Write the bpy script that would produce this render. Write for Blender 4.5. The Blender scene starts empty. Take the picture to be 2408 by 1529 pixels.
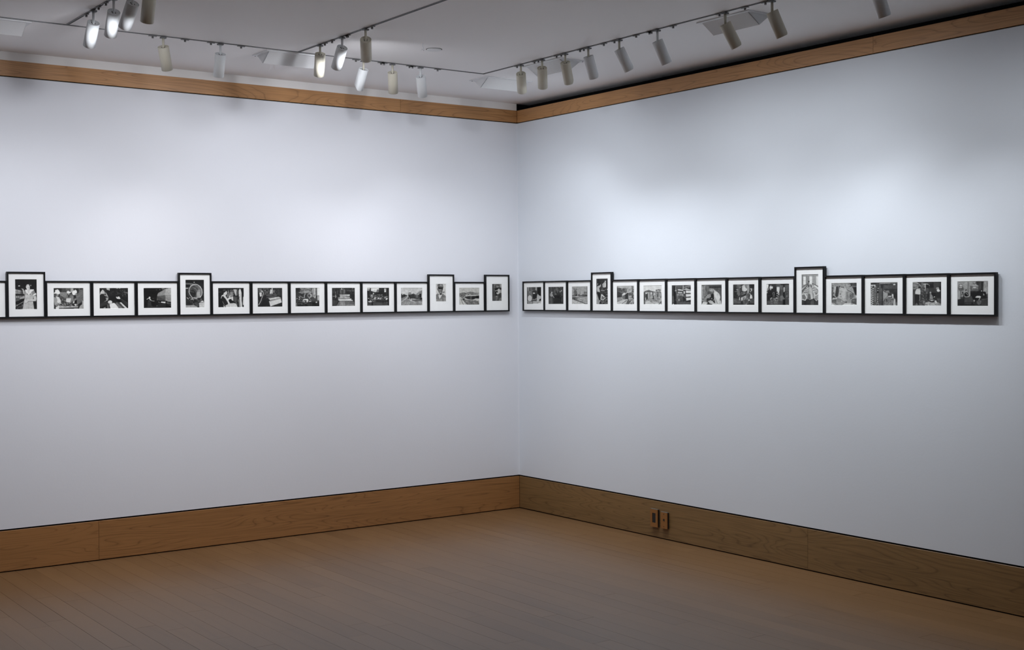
import bpy, bmesh, math, random
import numpy as np
from mathutils import Vector, Matrix, Quaternion

W, H = 2408, 1529
COL = bpy.context.scene.collection
scene = bpy.context.scene

# ------------------------------------------------------------------ camera (fitted)
F_PX, YAW, PITCH, ROLL = 3014.38, 0.6253471, -0.0208258, -0.00685215
CAM = Vector((-5.75071, -7.88249, 1.6))
fw = Vector((math.sin(YAW)*math.cos(PITCH), math.cos(YAW)*math.cos(PITCH), math.sin(PITCH)))
r0 = Vector((math.cos(YAW), -math.sin(YAW), 0)); u0 = r0.cross(fw)
cr, sr = math.cos(ROLL), math.sin(ROLL)
RT = cr*r0 + sr*u0; UP = -sr*r0 + cr*u0
cam_data = bpy.data.cameras.new('camera'); cam = bpy.data.objects.new('camera', cam_data); COL.objects.link(cam)
m = Matrix((( RT.x, UP.x, -fw.x, CAM.x), (RT.y, UP.y, -fw.y, CAM.y), (RT.z, UP.z, -fw.z, CAM.z), (0, 0, 0, 1)))
cam.matrix_world = m
cam_data.sensor_width = 36.0; cam_data.lens = F_PX*36.0/W; cam_data.clip_start = 0.05; cam_data.clip_end = 100
scene.camera = cam

ZC = 3.0746      # ceiling height
ZTT = 3.0232     # top of the upper trim
ZTB = 2.931      # bottom of the upper trim
ZBB = 0.2445     # top of the baseboard

# ------------------------------------------------------------------ helpers
def link(o, parent=None):
    COL.objects.link(o)
    if parent: o.parent = parent
    return o
def obj(name, bm, mats, parent=None, smooth=False):
    me = bpy.data.meshes.new(name); bm.to_mesh(me); bm.free()
    for mt in (mats if isinstance(mats, (list, tuple)) else [mats]): me.materials.append(mt)
    if smooth:
        for p in me.polygons: p.use_smooth = True
    return link(bpy.data.objects.new(name, me), parent)
def tag(o, label=None, cat=None, group=None, kind=None):
    if label: o['label'] = label
    if cat: o['category'] = cat
    if group: o['group'] = group
    if kind: o['kind'] = kind
    return o
def empty(name, loc, rot=None):
    o = bpy.data.objects.new(name, None); o.empty_display_size = 0.05; o.location = loc
    if rot is not None: o.rotation_mode = 'QUATERNION'; o.rotation_quaternion = rot
    return link(o)
def box(bm, x0, x1, y0, y1, z0, z1, mi=0, bevel=0):
    vs = [bm.verts.new((x, y, z)) for x in (x0, x1) for y in (y0, y1) for z in (z0, z1)]
    q = [(0,1,3,2), (4,6,7,5), (0,4,5,1), (2,3,7,6), (0,2,6,4), (1,5,7,3)]
    fs = [bm.faces.new([vs[i] for i in f]) for f in q]
    for f in fs: f.material_index = mi
    if bevel:
        es = set(e for f in fs for e in f.edges)
        bmesh.ops.bevel(bm, geom=list(es), offset=bevel, segments=2, profile=0.6, affect='EDGES')
    return fs
def ring(bm, pts):
    return [bm.verts.new(p) for p in pts]
def bridge(bm, a, b, mi=0, flip=False):
    n = len(a)
    for i in range(n):
        q = [a[i], a[(i+1) % n], b[(i+1) % n], b[i]]
        f = bm.faces.new(q[::-1] if flip else q); f.material_index = mi; f.smooth = True
def circle(r, z, n, cx=0, cy=0):
    return [(cx+r*math.cos(2*math.pi*i/n), cy+r*math.sin(2*math.pi*i/n), z) for i in range(n)]
def cyl(bm, r, z0, z1, n=20, cx=0, cy=0, mi=0):
    a = ring(bm, circle(r, z0, n, cx, cy)); b = ring(bm, circle(r, z1, n, cx, cy)); bridge(bm, a, b, mi)
    f = bm.faces.new(a[::-1]); f.material_index = mi; f = bm.faces.new(b); f.material_index = mi

# ------------------------------------------------------------------ materials
def srgb(r, g, b):
    return tuple(((c/255)/12.92 if c/255 <= .04045 else ((c/255+.055)/1.055)**2.4) for c in (r, g, b)) + (1,)
def newmat(name):
    mt = bpy.data.materials.new(name); mt.use_nodes = True; nt = mt.node_tree
    return mt, nt, nt.nodes['Principled BSDF']
def N(nt, t, **k):
    n = nt.nodes.new(t)
    for a, v in k.items():
        if a in n.inputs.keys(): n.inputs[a].default_value = v
        else: setattr(n, a, v)
    return n
def simple(name, col, rough=.5, metal=0., spec=.5, bump=0., bscale=200., emit=None):
    mt, nt, p = newmat(name)
    p.inputs['Roughness'].default_value = rough; p.inputs['Metallic'].default_value = metal
    p.inputs['Specular IOR Level'].default_value = spec
    tc = N(nt, 'ShaderNodeTexCoord'); no = N(nt, 'ShaderNodeTexNoise'); no.inputs['Scale'].default_value = bscale; no.inputs['Detail'].default_value = 3
    nt.links.new(tc.outputs['Object'], no.inputs['Vector'])
    mx = N(nt, 'ShaderNodeMix', data_type='RGBA'); mx.inputs[6].default_value = tuple(c*.96 for c in col[:3])+(1,); mx.inputs[7].default_value = tuple(min(1, c*1.04) for c in col[:3])+(1,)
    nt.links.new(no.outputs['Fac'], mx.inputs[0]); nt.links.new(mx.outputs[2], p.inputs['Base Color'])
    if bump:
        b = N(nt, 'ShaderNodeBump'); b.inputs['Strength'].default_value = bump; b.inputs['Distance'].default_value = .001
        nt.links.new(no.outputs['Fac'], b.inputs['Height']); nt.links.new(b.outputs['Normal'], p.inputs['Normal'])
    if emit:
        p.inputs['Emission Color'].default_value = emit[0]; p.inputs['Emission Strength'].default_value = emit[1]
    return mt

def wall_paint(name, col, fine=70.):
    mt, nt, p = newmat(name); p.inputs['Roughness'].default_value = .62; p.inputs['Specular IOR Level'].default_value = .3
    tc = N(nt, 'ShaderNodeTexCoord')
    big = N(nt, 'ShaderNodeTexNoise'); big.inputs['Scale'].default_value = .9; big.inputs['Detail'].default_value = 2
    fin = N(nt, 'ShaderNodeTexNoise'); fin.inputs['Scale'].default_value = fine; fin.inputs['Detail'].default_value = 4
    nt.links.new(tc.outputs['Object'], big.inputs['Vector']); nt.links.new(tc.outputs['Object'], fin.inputs['Vector'])
    mx = N(nt, 'ShaderNodeMix', data_type='RGBA'); mx.inputs[6].default_value = tuple(c*.975 for c in col[:3])+(1,); mx.inputs[7].default_value = tuple(c*1.02 for c in col[:3])+(1,)
    nt.links.new(big.outputs['Fac'], mx.inputs[0]); nt.links.new(mx.outputs[2], p.inputs['Base Color'])
    b = N(nt, 'ShaderNodeBump'); b.inputs['Strength'].default_value = .25; b.inputs['Distance'].default_value = .0012
    nt.links.new(fin.outputs['Fac'], b.inputs['Height']); nt.links.new(b.outputs['Normal'], p.inputs['Normal'])
    return mt

def oak(name, light, dark, axis, rough=.38, grain=.75, coat=.0, spec=.5, rings=9., across=9., along=1.1, pore=1.1, bump=.12):
    """oak boards: the 'tone' attribute of each board shifts its grain and colour; axis = board direction"""
    mt, nt, p = newmat(name); L = nt.links.new
    tc = N(nt, 'ShaderNodeTexCoord'); at = N(nt, 'ShaderNodeAttribute', attribute_name='tone')
    mp = N(nt, 'ShaderNodeMapping'); s = [across]*3; s['xyz'.index(axis)] = along; mp.inputs['Scale'].default_value = s
    L(tc.outputs['Object'], mp.inputs['Vector'])
    off = N(nt, 'ShaderNodeMath', operation='MULTIPLY'); off.inputs[1].default_value = 37.; L(at.outputs['Fac'], off.inputs[0])
    n1 = N(nt, 'ShaderNodeTexNoise', noise_dimensions='4D'); n1.inputs['Scale'].default_value = .55; n1.inputs['Detail'].default_value = 1.2; n1.inputs['Distortion'].default_value = .35
    L(mp.outputs['Vector'], n1.inputs['Vector']); L(off.outputs[0], n1.inputs['W'])
    mul = N(nt, 'ShaderNodeMath', operation='MULTIPLY'); mul.inputs[1].default_value = rings; L(n1.outputs['Fac'], mul.inputs[0])
    fr = N(nt, 'ShaderNodeMath', operation='FRACT'); L(mul.outputs[0], fr.inputs[0])
    rp = N(nt, 'ShaderNodeValToRGB'); e = rp.color_ramp.elements
    e[0].position = 0; e[0].color = (.1, .1, .1, 1); e[1].position = 1; e[1].color = (.1, .1, .1, 1)
    a = e.new(.10); a.color = (.85, .85, .85, 1); a = e.new(.60); a.color = (1, 1, 1, 1); a = e.new(.92); a.color = (.7, .7, .7, 1)
    L(fr.outputs[0], rp.inputs['Fac'])
    # long thin pores
    mp2 = N(nt, 'ShaderNodeMapping'); s2 = [150.]*3; s2['xyz'.index(axis)] = 4.; mp2.inputs['Scale'].default_value = s2
    L(tc.outputs['Object'], mp2.inputs['Vector'])
    n2 = N(nt, 'ShaderNodeTexNoise', noise_dimensions='4D'); n2.inputs['Scale'].default_value = 1.; n2.inputs['Detail'].default_value = 2.; L(mp2.outputs['Vector'], n2.inputs['Vector']); L(off.outputs[0], n2.inputs['W'])
    n3 = N(nt, 'ShaderNodeTexNoise', noise_dimensions='4D'); n3.inputs['Scale'].default_value = .35; n3.inputs['Detail'].default_value = 3.; L(mp.outputs['Vector'], n3.inputs['Vector']); L(off.outputs[0], n3.inputs['W'])
    g = N(nt, 'ShaderNodeMath', operation='MULTIPLY_ADD'); g.inputs[1].default_value = grain; L(rp.outputs['Color'], g.inputs[0])
    g2 = N(nt, 'ShaderNodeMath', operation='MULTIPLY_ADD'); g2.inputs[1].default_value = pore; g2.inputs[2].default_value = -pore/2; L(n2.outputs['Fac'], g2.inputs[0]); 
    g3 = N(nt, 'ShaderNodeMath', operation='MULTIPLY_ADD'); g3.inputs[1].default_value = .7; g3.inputs[2].default_value = -.35; L(n3.outputs['Fac'], g3.inputs[0])
    ad = N(nt, 'ShaderNodeMath', operation='ADD'); L(g2.outputs[0], ad.inputs[0]); L(g3.outputs[0], ad.inputs[1])
    ad2 = N(nt, 'ShaderNodeMath', operation='MULTIPLY_ADD'); ad2.inputs[1].default_value = .35; ad2.inputs[2].default_value = -.17+(1-grain)*.8; L(at.outputs['Fac'], ad2.inputs[0])
    ad3 = N(nt, 'ShaderNodeMath', operation='ADD'); L(ad.outputs[0], ad3.inputs[0]); L(ad2.outputs[0], ad3.inputs[1]); L(ad3.outputs[0], g.inputs[2])
    mx = N(nt, 'ShaderNodeMix', data_type='RGBA', clamp_factor=True); mx.inputs[6].default_value = dark; mx.inputs[7].default_value = light
    L(g.outputs[0], mx.inputs[0]); L(mx.outputs[2], p.inputs['Base Color'])
    p.inputs['Roughness'].default_value = rough; p.inputs['Specular IOR Level'].default_value = spec
    p.inputs['Coat Weight'].default_value = coat; p.inputs['Coat Roughness'].default_value = .25
    b = N(nt, 'ShaderNodeBump'); b.inputs['Strength'].default_value = bump; b.inputs['Distance'].default_value = .0006
    L(n2.outputs['Fac'], b.inputs['Height']); L(b.outputs['Normal'], p.inputs['Normal'])
    return mt

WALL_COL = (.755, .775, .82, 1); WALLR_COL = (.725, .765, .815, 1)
STRIP_COL = (.84, .83, .815, 1); CEIL_COL = (.89, .885, .89, 1)
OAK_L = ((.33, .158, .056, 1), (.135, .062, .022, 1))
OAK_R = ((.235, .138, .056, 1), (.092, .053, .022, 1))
OAK_T = ((.51, .265, .108, 1), (.22, .105, .040, 1))
FLOOR_C = ((.198, .109, .048, 1), (.115, .061, .026, 1)); FLOOR_ROUGH = .30; FLOOR_SPEC = .42
FLOOR_SEAM = (.03, .018, .01, 1)
PRINT_GAIN = 1.03
PRINT_WARM = {'L13': (1.0, .985, .92), 'L12': (1, .985, .94), 'L14': (1, .985, .94)}
EXPO = 0.0

M = {}
M['wall'] = wall_paint('wall_paint_cool_white', WALL_COL)
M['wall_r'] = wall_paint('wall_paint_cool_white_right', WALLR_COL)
M['strip'] = wall_paint('plaster_above_trim', STRIP_COL)
M['ceil'] = wall_paint('ceiling_paint', CEIL_COL, 120.)
M['black'] = simple('black_reveal_paint', (.006, .006, .006, 1), .8, spec=.1)
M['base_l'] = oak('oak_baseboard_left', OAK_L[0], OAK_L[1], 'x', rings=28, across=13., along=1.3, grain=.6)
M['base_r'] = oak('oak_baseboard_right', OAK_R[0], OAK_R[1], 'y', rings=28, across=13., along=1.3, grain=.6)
M['trim_l'] = oak('oak_trim_left', OAK_T[0], OAK_T[1], 'x', rings=28, across=14., along=1.5, rough=.4, grain=.6)
M['trim_r'] = oak('oak_trim_right', OAK_T[0], OAK_T[1], 'y', rings=28, across=14., along=1.5, rough=.4, grain=.6)
M['floor'] = oak('oak_floor_planks', FLOOR_C[0], FLOOR_C[1], 'y', rough=FLOOR_ROUGH, grain=.28, rings=5, spec=FLOOR_SPEC, across=7., along=.7, pore=.35, bump=0.)
M['frame'] = simple('black_frame_lacquer', (.0055, .006, .007, 1), .42, spec=.25)
M['mat'] = simple('white_mat_board', (.965, .975, .965, 1), .85, spec=.15)
M['bevel'] = simple('mat_bevel_white', (.95, .95, .94, 1), .8, spec=.1)
M['cream'] = simple('lamp_enamel_cream', srgb(208, 204, 188), .42)
M['white'] = simple('lamp_enamel_white', srgb(232, 236, 238), .42)
M['steel'] = simple('track_grey_metal', (.17, .175, .18, 1), .45, .3)
M['track'] = simple('track_dark_slot', (.02, .02, .02, 1), .6)
M['hole'] = simple('dark_hole', (.012, .011, .01, 1), .7)
M['clip'] = simple('track_clip_metal', (.25, .25, .25, 1), .35, .8)
M['washer'] = simple('washer_white_enamel', srgb(226, 228, 230), .5)
M['plate'] = simple('bronze_wall_plate', srgb(150, 104, 58), .4, .25)
M['plate_edge'] = simple('grey_plate_edge', srgb(120, 118, 110), .45, .3)
M['bead'] = simple('white_metal_bead', (.6, .6, .6, 1), .2, .3)
M['bulb'] = simple('lamp_glow', (.9, .9, .9, 1), .3, emit=((1, .97, .93, 1), 6.))
M['wire'] = simple('pale_wire', (.75, .77, .8, 1), .4)

def print_mat():
    mt, nt, p = newmat('gelatin_silver_print'); at = N(nt, 'ShaderNodeAttribute', attribute_name='tone_rgb')
    nt.links.new(at.outputs['Color'], p.inputs['Base Color']); p.inputs['Roughness'].default_value = .45; p.inputs['Specular IOR Level'].default_value = .25
    return mt
M['print'] = print_mat()
def glass_mat():
    mt = bpy.data.materials.new('picture_glazing'); mt.use_nodes = True; nt = mt.node_tree; nt.nodes.clear()
    out = N(nt, 'ShaderNodeOutputMaterial'); tr = N(nt, 'ShaderNodeBsdfTransparent'); gl = N(nt, 'ShaderNodeBsdfGlossy'); gl.inputs['Roughness'].default_value = .012
    # Schlick reflectance from both sides: .035 + .965*(1-|cos|)^5
    ge = N(nt, 'ShaderNodeNewGeometry'); dt = N(nt, 'ShaderNodeVectorMath', operation='DOT_PRODUCT'); nt.links.new(ge.outputs['Normal'], dt.inputs[0]); nt.links.new(ge.outputs['Incoming'], dt.inputs[1])
    ab = N(nt, 'ShaderNodeMath', operation='ABSOLUTE'); nt.links.new(dt.outputs['Value'], ab.inputs[0])
    om = N(nt, 'ShaderNodeMath', operation='SUBTRACT'); om.inputs[0].default_value = 1; nt.links.new(ab.outputs[0], om.inputs[1])
    pw = N(nt, 'ShaderNodeMath', operation='POWER'); pw.inputs[1].default_value = 5; nt.links.new(om.outputs[0], pw.inputs[0])
    fr = N(nt, 'ShaderNodeMath', operation='MULTIPLY_ADD'); fr.inputs[1].default_value = .965; fr.inputs[2].default_value = .025; nt.links.new(pw.outputs[0], fr.inputs[0]); mx = N(nt, 'ShaderNodeMixShader')
    tr.inputs['Color'].default_value = (.995, 1, .995, 1)
    nt.links.new(fr.outputs[0], mx.inputs[0]); nt.links.new(tr.outputs[0], mx.inputs[1]); nt.links.new(gl.outputs[0], mx.inputs[2]); nt.links.new(mx.outputs[0], out.inputs['Surface'])
    return mt
M['glass'] = glass_mat()

# ------------------------------------------------------------------ room shell
XW, YW = -9.6, -10.6
def setting(name, bm, mats, **k):
    o = obj(name, bm, mats, **k); o['kind'] = 'structure'; return o
WB, WT = ZBB+.0095, 2.9250        # the painted panel between the two dark reveals
def wall_panels():
    # left wall (plane y = 0): painted panel, black reveals, plaster strip over the trim
    bm = bmesh.new()
    box(bm, XW-.2, .34, .012, .25, 0, ZC+.1, 1)                # dark backing behind the reveals
    box(bm, XW-.2, 0, 0, .0125, WB, WT, 0)
    box(bm, XW-.2, 0.0, .004, .0125, ZTT-.01, ZC, 2)
    setting('wall_left', bm, [M['wall'], M['black'], M['strip']])
    # right wall (plane x = 0): free standing false wall with a black gap above and behind it
    bm = bmesh.new()
    box(bm, .012, .028, YW-.2, .012, 0, ZTT-.004, 1)
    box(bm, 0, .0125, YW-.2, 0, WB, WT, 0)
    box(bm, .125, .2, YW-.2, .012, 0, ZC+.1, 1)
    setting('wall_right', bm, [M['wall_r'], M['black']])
    bm = bmesh.new(); box(bm, XW-.2, XW, YW-.2, .1, 0, ZC); setting('wall_far_side', bm, M['wall'])
    bm = bmesh.new(); box(bm, XW-.2, .1, YW-.2, YW, 0, ZC); setting('wall_rear', bm, M['wall'])
wall_panels()
bm = bmesh.new(); box(bm, XW-.2, .3, YW-.2, .2, ZC, ZC+.12); setting('ceiling', bm, M['ceil'])

def toned(bm): return bm.faces.layers.float.get('tone') or bm.faces.layers.float.new('tone')
def boards(name, mt, axis, cuts, z0, z1, proj, tones, top_bevel=.0015):
    """one run of boards butted end to end with hairline joints"""
    bm = bmesh.new(); ly = toned(bm)
    for (a, b), t in zip(zip(cuts, cuts[1:]), tones):
        g = .0010
        if axis == 'x': fs = box(bm, a+g, b-g, -proj, .011, z0, z1)
        else: fs = box(bm, -proj, .011, min(a, b)+g, max(a, b)-g, z0, z1)
        for f in fs: f[ly] = t
    bmesh.ops.bevel(bm, geom=[e for e in bm.edges if e.calc_length() > .3], offset=top_bevel, segments=1, affect='EDGES')
    return setting(name, bm, mt)
boards('baseboard_left', M['base_l'], 'x', [XW, -5.6, -3.213, 0.0], .0045, ZBB, .0, [.3, .78, .42])
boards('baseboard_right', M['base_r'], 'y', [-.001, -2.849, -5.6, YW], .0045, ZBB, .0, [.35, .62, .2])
boards('trim_1', M['trim_l'], 'x', [XW, -4.9, -1.027, 0.0], ZTB, ZTT, .0, [.6, .55, .25])
boards('trim_2', M['trim_r'], 'y', [-.001, -3.3204, -6.2, YW], ZTB, ZTT, .0, [.66, .72, .3])
# slim metal beads that edge the painted panels under the upper trim
bm = bmesh.new(); box(bm, XW, -.002, -.0016, .004, WT-.0016, WT+.0006, bevel=.0005); setting('trim_3', bm, M['bead'])
bm = bmesh.new(); box(bm, -.0016, .004, YW, -.002, WT-.0016, WT+.0006, bevel=.0005); setting('trim_4', bm, M['bead'])
bm = bmesh.new(); vs = [bm.verts.new(q) for q in ((-.0025, 0, WB), (0, -.0025, WB), (0, -.0025, WT), (-.0025, 0, WT))]; bm.faces.new(vs[::-1]); setting('trim_5', bm, M['wall'])

def floor():
    rnd = random.Random(11); bm = bmesh.new(); ly = toned(bm); wd = .1068; g = .0006
    x = -3.7145-wd*60
    fixed = {-3.02: [-1.29, -2.233], -3.34: [-2.175], -3.24: [-2.426]}
    while x < 0:
        x1 = min(x+wd, -.0005)
        if x1 > XW:
            cuts = [0.0]; y = -rnd.uniform(.3, 1.7)
            js = [j for k, v in fixed.items() if x < k < x1 for j in v]
            while y > YW: cuts.append(y); y -= rnd.uniform(.7, 2.3)
            if js: cuts = [c for c in cuts if all(abs(c-j) > .5 for j in js)] + js
            cuts = sorted(set(cuts), reverse=True)
            if cuts[0] != 0: cuts.insert(0, 0.0)
            cuts.append(YW)
            for a, b in zip(cuts, cuts[1:]):
                gg = g*rnd.choice([.25, .4, .6, 1.0, 1.5])
                t = rnd.random()
                vs = [bm.verts.new(q) for q in ((x+gg, b+gg, 0), (x1-gg, b+gg, 0), (x1-gg, a-gg, 0), (x+gg, a-gg, 0))]
                f = bm.faces.new(vs); f[ly] = t
                lo = [bm.verts.new((v.co.x, v.co.y, -.004)) for v in vs]
                for i in range(4):
                    s = bm.faces.new([vs[i], lo[i], lo[(i+1) % 4], vs[(i+1) % 4]]); s[ly] = t; s.material_index = 1
        x += wd
    fs = box(bm, XW-.2, .3, YW-.2, .2, -.05, -.0035, 1)
    setting('floor', bm, [M['floor'], simple('dark_seam', FLOOR_SEAM, .8)])
floor()

# ------------------------------------------------------------------ framed photographs
# each print: extents x0 x1 y0 y1 of a sketch space, then strokes (B ground, R box, P polygon, E ellipse, L line, S speckle)
PR = {}
PR['L1'] = ((10,102,13,141), """B 46;S 40 58 10 13 102 60 60 6;R 70 94 50 102 141;R 52 90 60 100 141;E 215 28 42 4 2.2
P 95 10 55 30 58 46 64 50 80 50 94 10 103;R 240 10 55 14 74;R 232 17 57 20 74;R 228 24 59 27 74;R 215 29 60 32 74;R 170 34 62 36 74;L 70 1.5 10 66 46 70
R 60 10 75 48 82;R 222 15 84 18 92;R 222 22 84 25 92;R 205 28 84 30 92;R 170 33 83 35 91;P 178 18 96 50 82 50 93 30 98;P 110 10 92 30 92 30 104 12 108;P 48 10 108 47 96 46 106 10 126;L 195 2 11 127 44 108
S 60 190 10 118 42 141 60 2.5;P 215 35 53 45 54 49 66 50 77 45 74 42 58;P 205 51 62 88 60 86 90 84 106 89 141 41 141 46 108 51 90
P 158 47 61 58 60 54 80 48 77;P 158 77 60 88 57 95 72 84 82 80 80;P 225 60 50 72 50 72 62 68 78 60 62;P 240 52 57 60 57 68 78 64 80 54 66;P 240 73 56 89 56 88 60 79 66 70 80 67 78;P 130 58 71 66 79 58 78;P 130 75 72 76 79 69 79
P 245 83 80 97 71 98 79 84 84;P 218 86 84 96 81 99 97 96 106 66 105 56 115 50 113 50 104 58 100 88 97;L 110 1.3 50 113 55 115 66 106 98 106;E 46 64 34 10 8;E 228 64 46 8 11;E 50 67 32 7 4;L 130 1.2 58 42 63 41;L 130 1.2 67 41 72 42;L 150 1 62 49 68 49;L 175 1 48 121 53 121;L 160 1 75 122 81 121;L 175 1 65 108 66 140;E 225 76 40 1.6 3""")
PR['L2'] = ((14,182,19,136), """B 75;R 60 14 19 60 42;R 90 60 19 80 42;R 110 82 19 110 42;R 150 50 43 92 75;R 185 110 21 125 44;R 70 126 19 155 50;R 120 155 19 182 90;R 60 160 21 176 28
P 90 50 60 70 70 80 90 60 95;S 70 170 50 62 90 98 40 4;P 135 82 60 92 52 112 54 126 66 124 90 108 102 86 98;P 100 15 48 30 48 44 56 40 63 30 62 15 56;E 165 36 59 7 5
P 245 15 48 24 42 25 30 32 30 36 26 45 32 51 44 50 52 40 55 27 50 20 51;P 240 87 42 95 34 102 39 112 42 110 46 100 52 92 50;P 245 118 40 125 34 133 33 134 28 144 36 144 46 136 56 128 60 120 56 117 48;E 165 138 55 5 6
E 85 99 56 8 5;E 225 99 56 4 1.6;P 80 94 60 103 60 101 72 97 72;P 225 86 76 111 76 107 98 86 98 83 90
P 175 15 70 30 70 38 84 40 104 44 116 30 118 20 110;P 230 16 60 34 66 46 70 54 88 56 104 48 108 34 96 36 84 28 66;P 140 20 112 44 104 48 112 34 118
P 125 137 62 150 46 160 50 170 68 170 92 160 108 148 118 136 112 144 96 142 84;P 60 128 62 138 60 140 76 130 74;P 150 122 86 134 76 142 78 138 88 126 92;P 215 119 106 123 92 130 90 130 100 124 106;P 45 130 90 143 86 143 106 130 108
P 70 100 104 128 104 130 116 106 118;P 225 128 108 138 107 142 116 134 119;P 55 150 108 172 100 170 112 156 128 150 136;P 185 172 88 182 94 182 136 154 136 160 118 172 110
P 190 44 118 150 120 150 126 42 130;S 120 240 46 100 120 124 60 4;P 230 26 124 46 114 44 136 28 136;R 55 45 129 152 136;R 215 46 133 68 136;R 210 126 132 150 135""")
PR['L3'] = ((15,176,19,132), """B 52;S 46 80 70 24 176 60 70 6;P 205 16 64 22 42 34 28 44 38 48 52 42 52 26 52 20 64;P 70 38 26 54 22 56 34 44 40;P 200 54 24 60 18 74 18 74 26 60 32;E 225 70 31 3 3
P 60 18 60 26 52 46 56 52 76 40 96 24 110 16 110;P 185 38 54 48 58 58 68 66 70 60 58 50 42 48 42 54 66 46 62;P 175 50 72 66 72 62 86 54 88;L 180 2.5 44 92 60 86;R 225 110 20 118 24;R 215 124 20 132 24
P 72 18 106 40 92 62 94 66 104 50 112 20 124;E 228 74 96 12 9;P 50 86 94 98 98 106 106 102 108 94 102;P 238 70 108 84 102 96 100 104 106 122 128 118 132 76 132;P 130 104 100 112 98 148 132 122 132
P 85 108 96 124 96 156 132 146 132;P 225 126 98 136 98 172 132 158 132;P 70 134 82 176 110 176 126 150 104;L 110 2 136 80 176 106;P 225 106 68 124 66 130 74 132 80 122 80 112 78;P 150 110 68 120 66 118 72
L 160 2.5 150 42 176 48;L 110 3 156 30 158 56;L 120 1.5 114 46 130 50;L 90 1.5 104 56 120 54;S 60 130 140 30 176 66 30 3;P 30 105 80 128 84 130 96 118 96;P 160 36 128 46 122 50 124 48 130 40 131;R 110 58 108 68 132""")
PR['L4'] = ((18,172,20,131), """B 42;S 36 56 18 20 100 131 60 6;P 160 100 48 140 26 172 20 172 94 150 92 92 88 94 60;P 110 94 64 138 60 140 92 94 88;P 185 140 30 172 20 172 60 138 60;L 130 1 94 64 172 60;P 90 94 70 120 74 138 92 94 88
P 130 118 22 136 22 136 28 120 30;L 150 2 86 30 94 32;E 150 109 30 1.8 3;L 30 3 94 90 172 98;P 240 116 95 140 96 138 104 112 100;P 160 98 94 108 98 104 102;P 205 148 92 172 92 172 96 150 94
E 225 52 73 5 5;L 215 4 38 82 45 77 54 80 60 88;L 170 3 52 84 62 90 78 92;L 75 1 78 92 100 98;E 130 71 77 3 1.6;P 110 42 88 54 90 54 94 44 92;P 72 42 94 60 94 62 124 40 124;E 130 92 118 4 1.6;L 90 2 60 124 96 126
P 110 144 98 170 104 170 108 146 106;P 130 148 110 168 114 168 117;R 60 98 104 140 130;S 50 100 30 118 100 130 20 3""")
PR['L5'] = ((13,94,17,140), """B 56;R 50 13 17 94 32;E 235 51 29 2.4 1.8;P 120 13 31 40 33 66 40 62 46 13 38;R 45 13 39 34 50;R 200 13 53 26 57;R 130 13 50 30 52;P 80 22 62 30 52 34 90 44 100 30 96 20 80
E 128 57 68 29 31;E 92 50 70 20 26;E 60 44 78 13 16;P 150 66 60 78 62 78 94 60 96;P 175 62 72 76 70 76 92 60 94;L 165 1.6 46 52 56 56 64 68 66 80 60 94;L 200 2.6 30 96 44 100 ;L 205 3 43 96 34 84 29 72 30 58 36 46 46 39 56 37 66 40 76 48 83 60 85 72 83 84 76 94 60 96 43 96;L 150 1.3 32 68 50 72
L 60 2 44 47 54 46;L 40 2 62 42 66 44;L 190 3 30 104 62 100;P 60 20 96 40 98 30 110 26 128 20 126;S 40 190 30 104 50 132 40 2.5;R 60 48 102 70 116;S 50 130 60 98 86 112 20 4;P 90 50 118 66 114 68 136 62 140
P 175 14 128 50 128 62 134 64 140 14 140;P 215 70 118 92 116 94 140 72 140;P 235 74 116 86 108 92 114;L 150 1 72 124 92 122;L 220 2.5 20 95 26 101;P 70 20 98 28 104 24 128 18 126""")
PR['L6'] = ((14,166,20,134), """B 44;S 38 60 14 20 166 60 40 6;L 140 1.6 16 46 34 44;S 90 190 70 32 104 68 50 4;P 150 84 44 100 42 102 70 86 72;P 128 64 56 84 54 84 78 66 76;E 60 53 38 11 9;E 100 52 34 8 4;E 44 50 46 7 6
P 228 55 46 64 38 68 52 64 58 60 63 50 60 47 50;P 215 46 54 58 60 60 66 44 64;P 52 36 70 44 68 58 84 72 104 72 116 58 118 44 104 34 82;P 225 36 64 44 60 58 66 74 92 80 104 84 110 74 120 70 104 58 84 44 68 38 70 32 84 31 78
P 228 68 82 84 74 92 76 90 84 78 88 74 96;P 215 78 68 86 64 86 72 80 76;P 215 90 72 102 71 103 98 92 90;P 40 78 86 92 92 108 98 118 108 84 108 76 96;P 218 56 122 80 110 108 108 122 116 128 134 60 134;P 210 44 120 48 134 58 134 52 126
L 175 2 40 98 56 132;S 60 220 100 28 132 66 60 3;P 200 104 30 124 30 120 64 116 66;L 215 2.4 120 36 118 66;L 200 3 121 88 118 116;P 100 104 70 124 72 122 106 106 100;P 225 135 36 140 26 146 28 152 50 152 100 156 134 144 134 138 100 135 60
P 150 134 90 142 90 144 130 136 130;P 215 160 74 166 68 166 122 158 118;P 90 124 40 134 34 134 56 124 54;S 60 160 124 60 142 132 40 3""")
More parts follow.
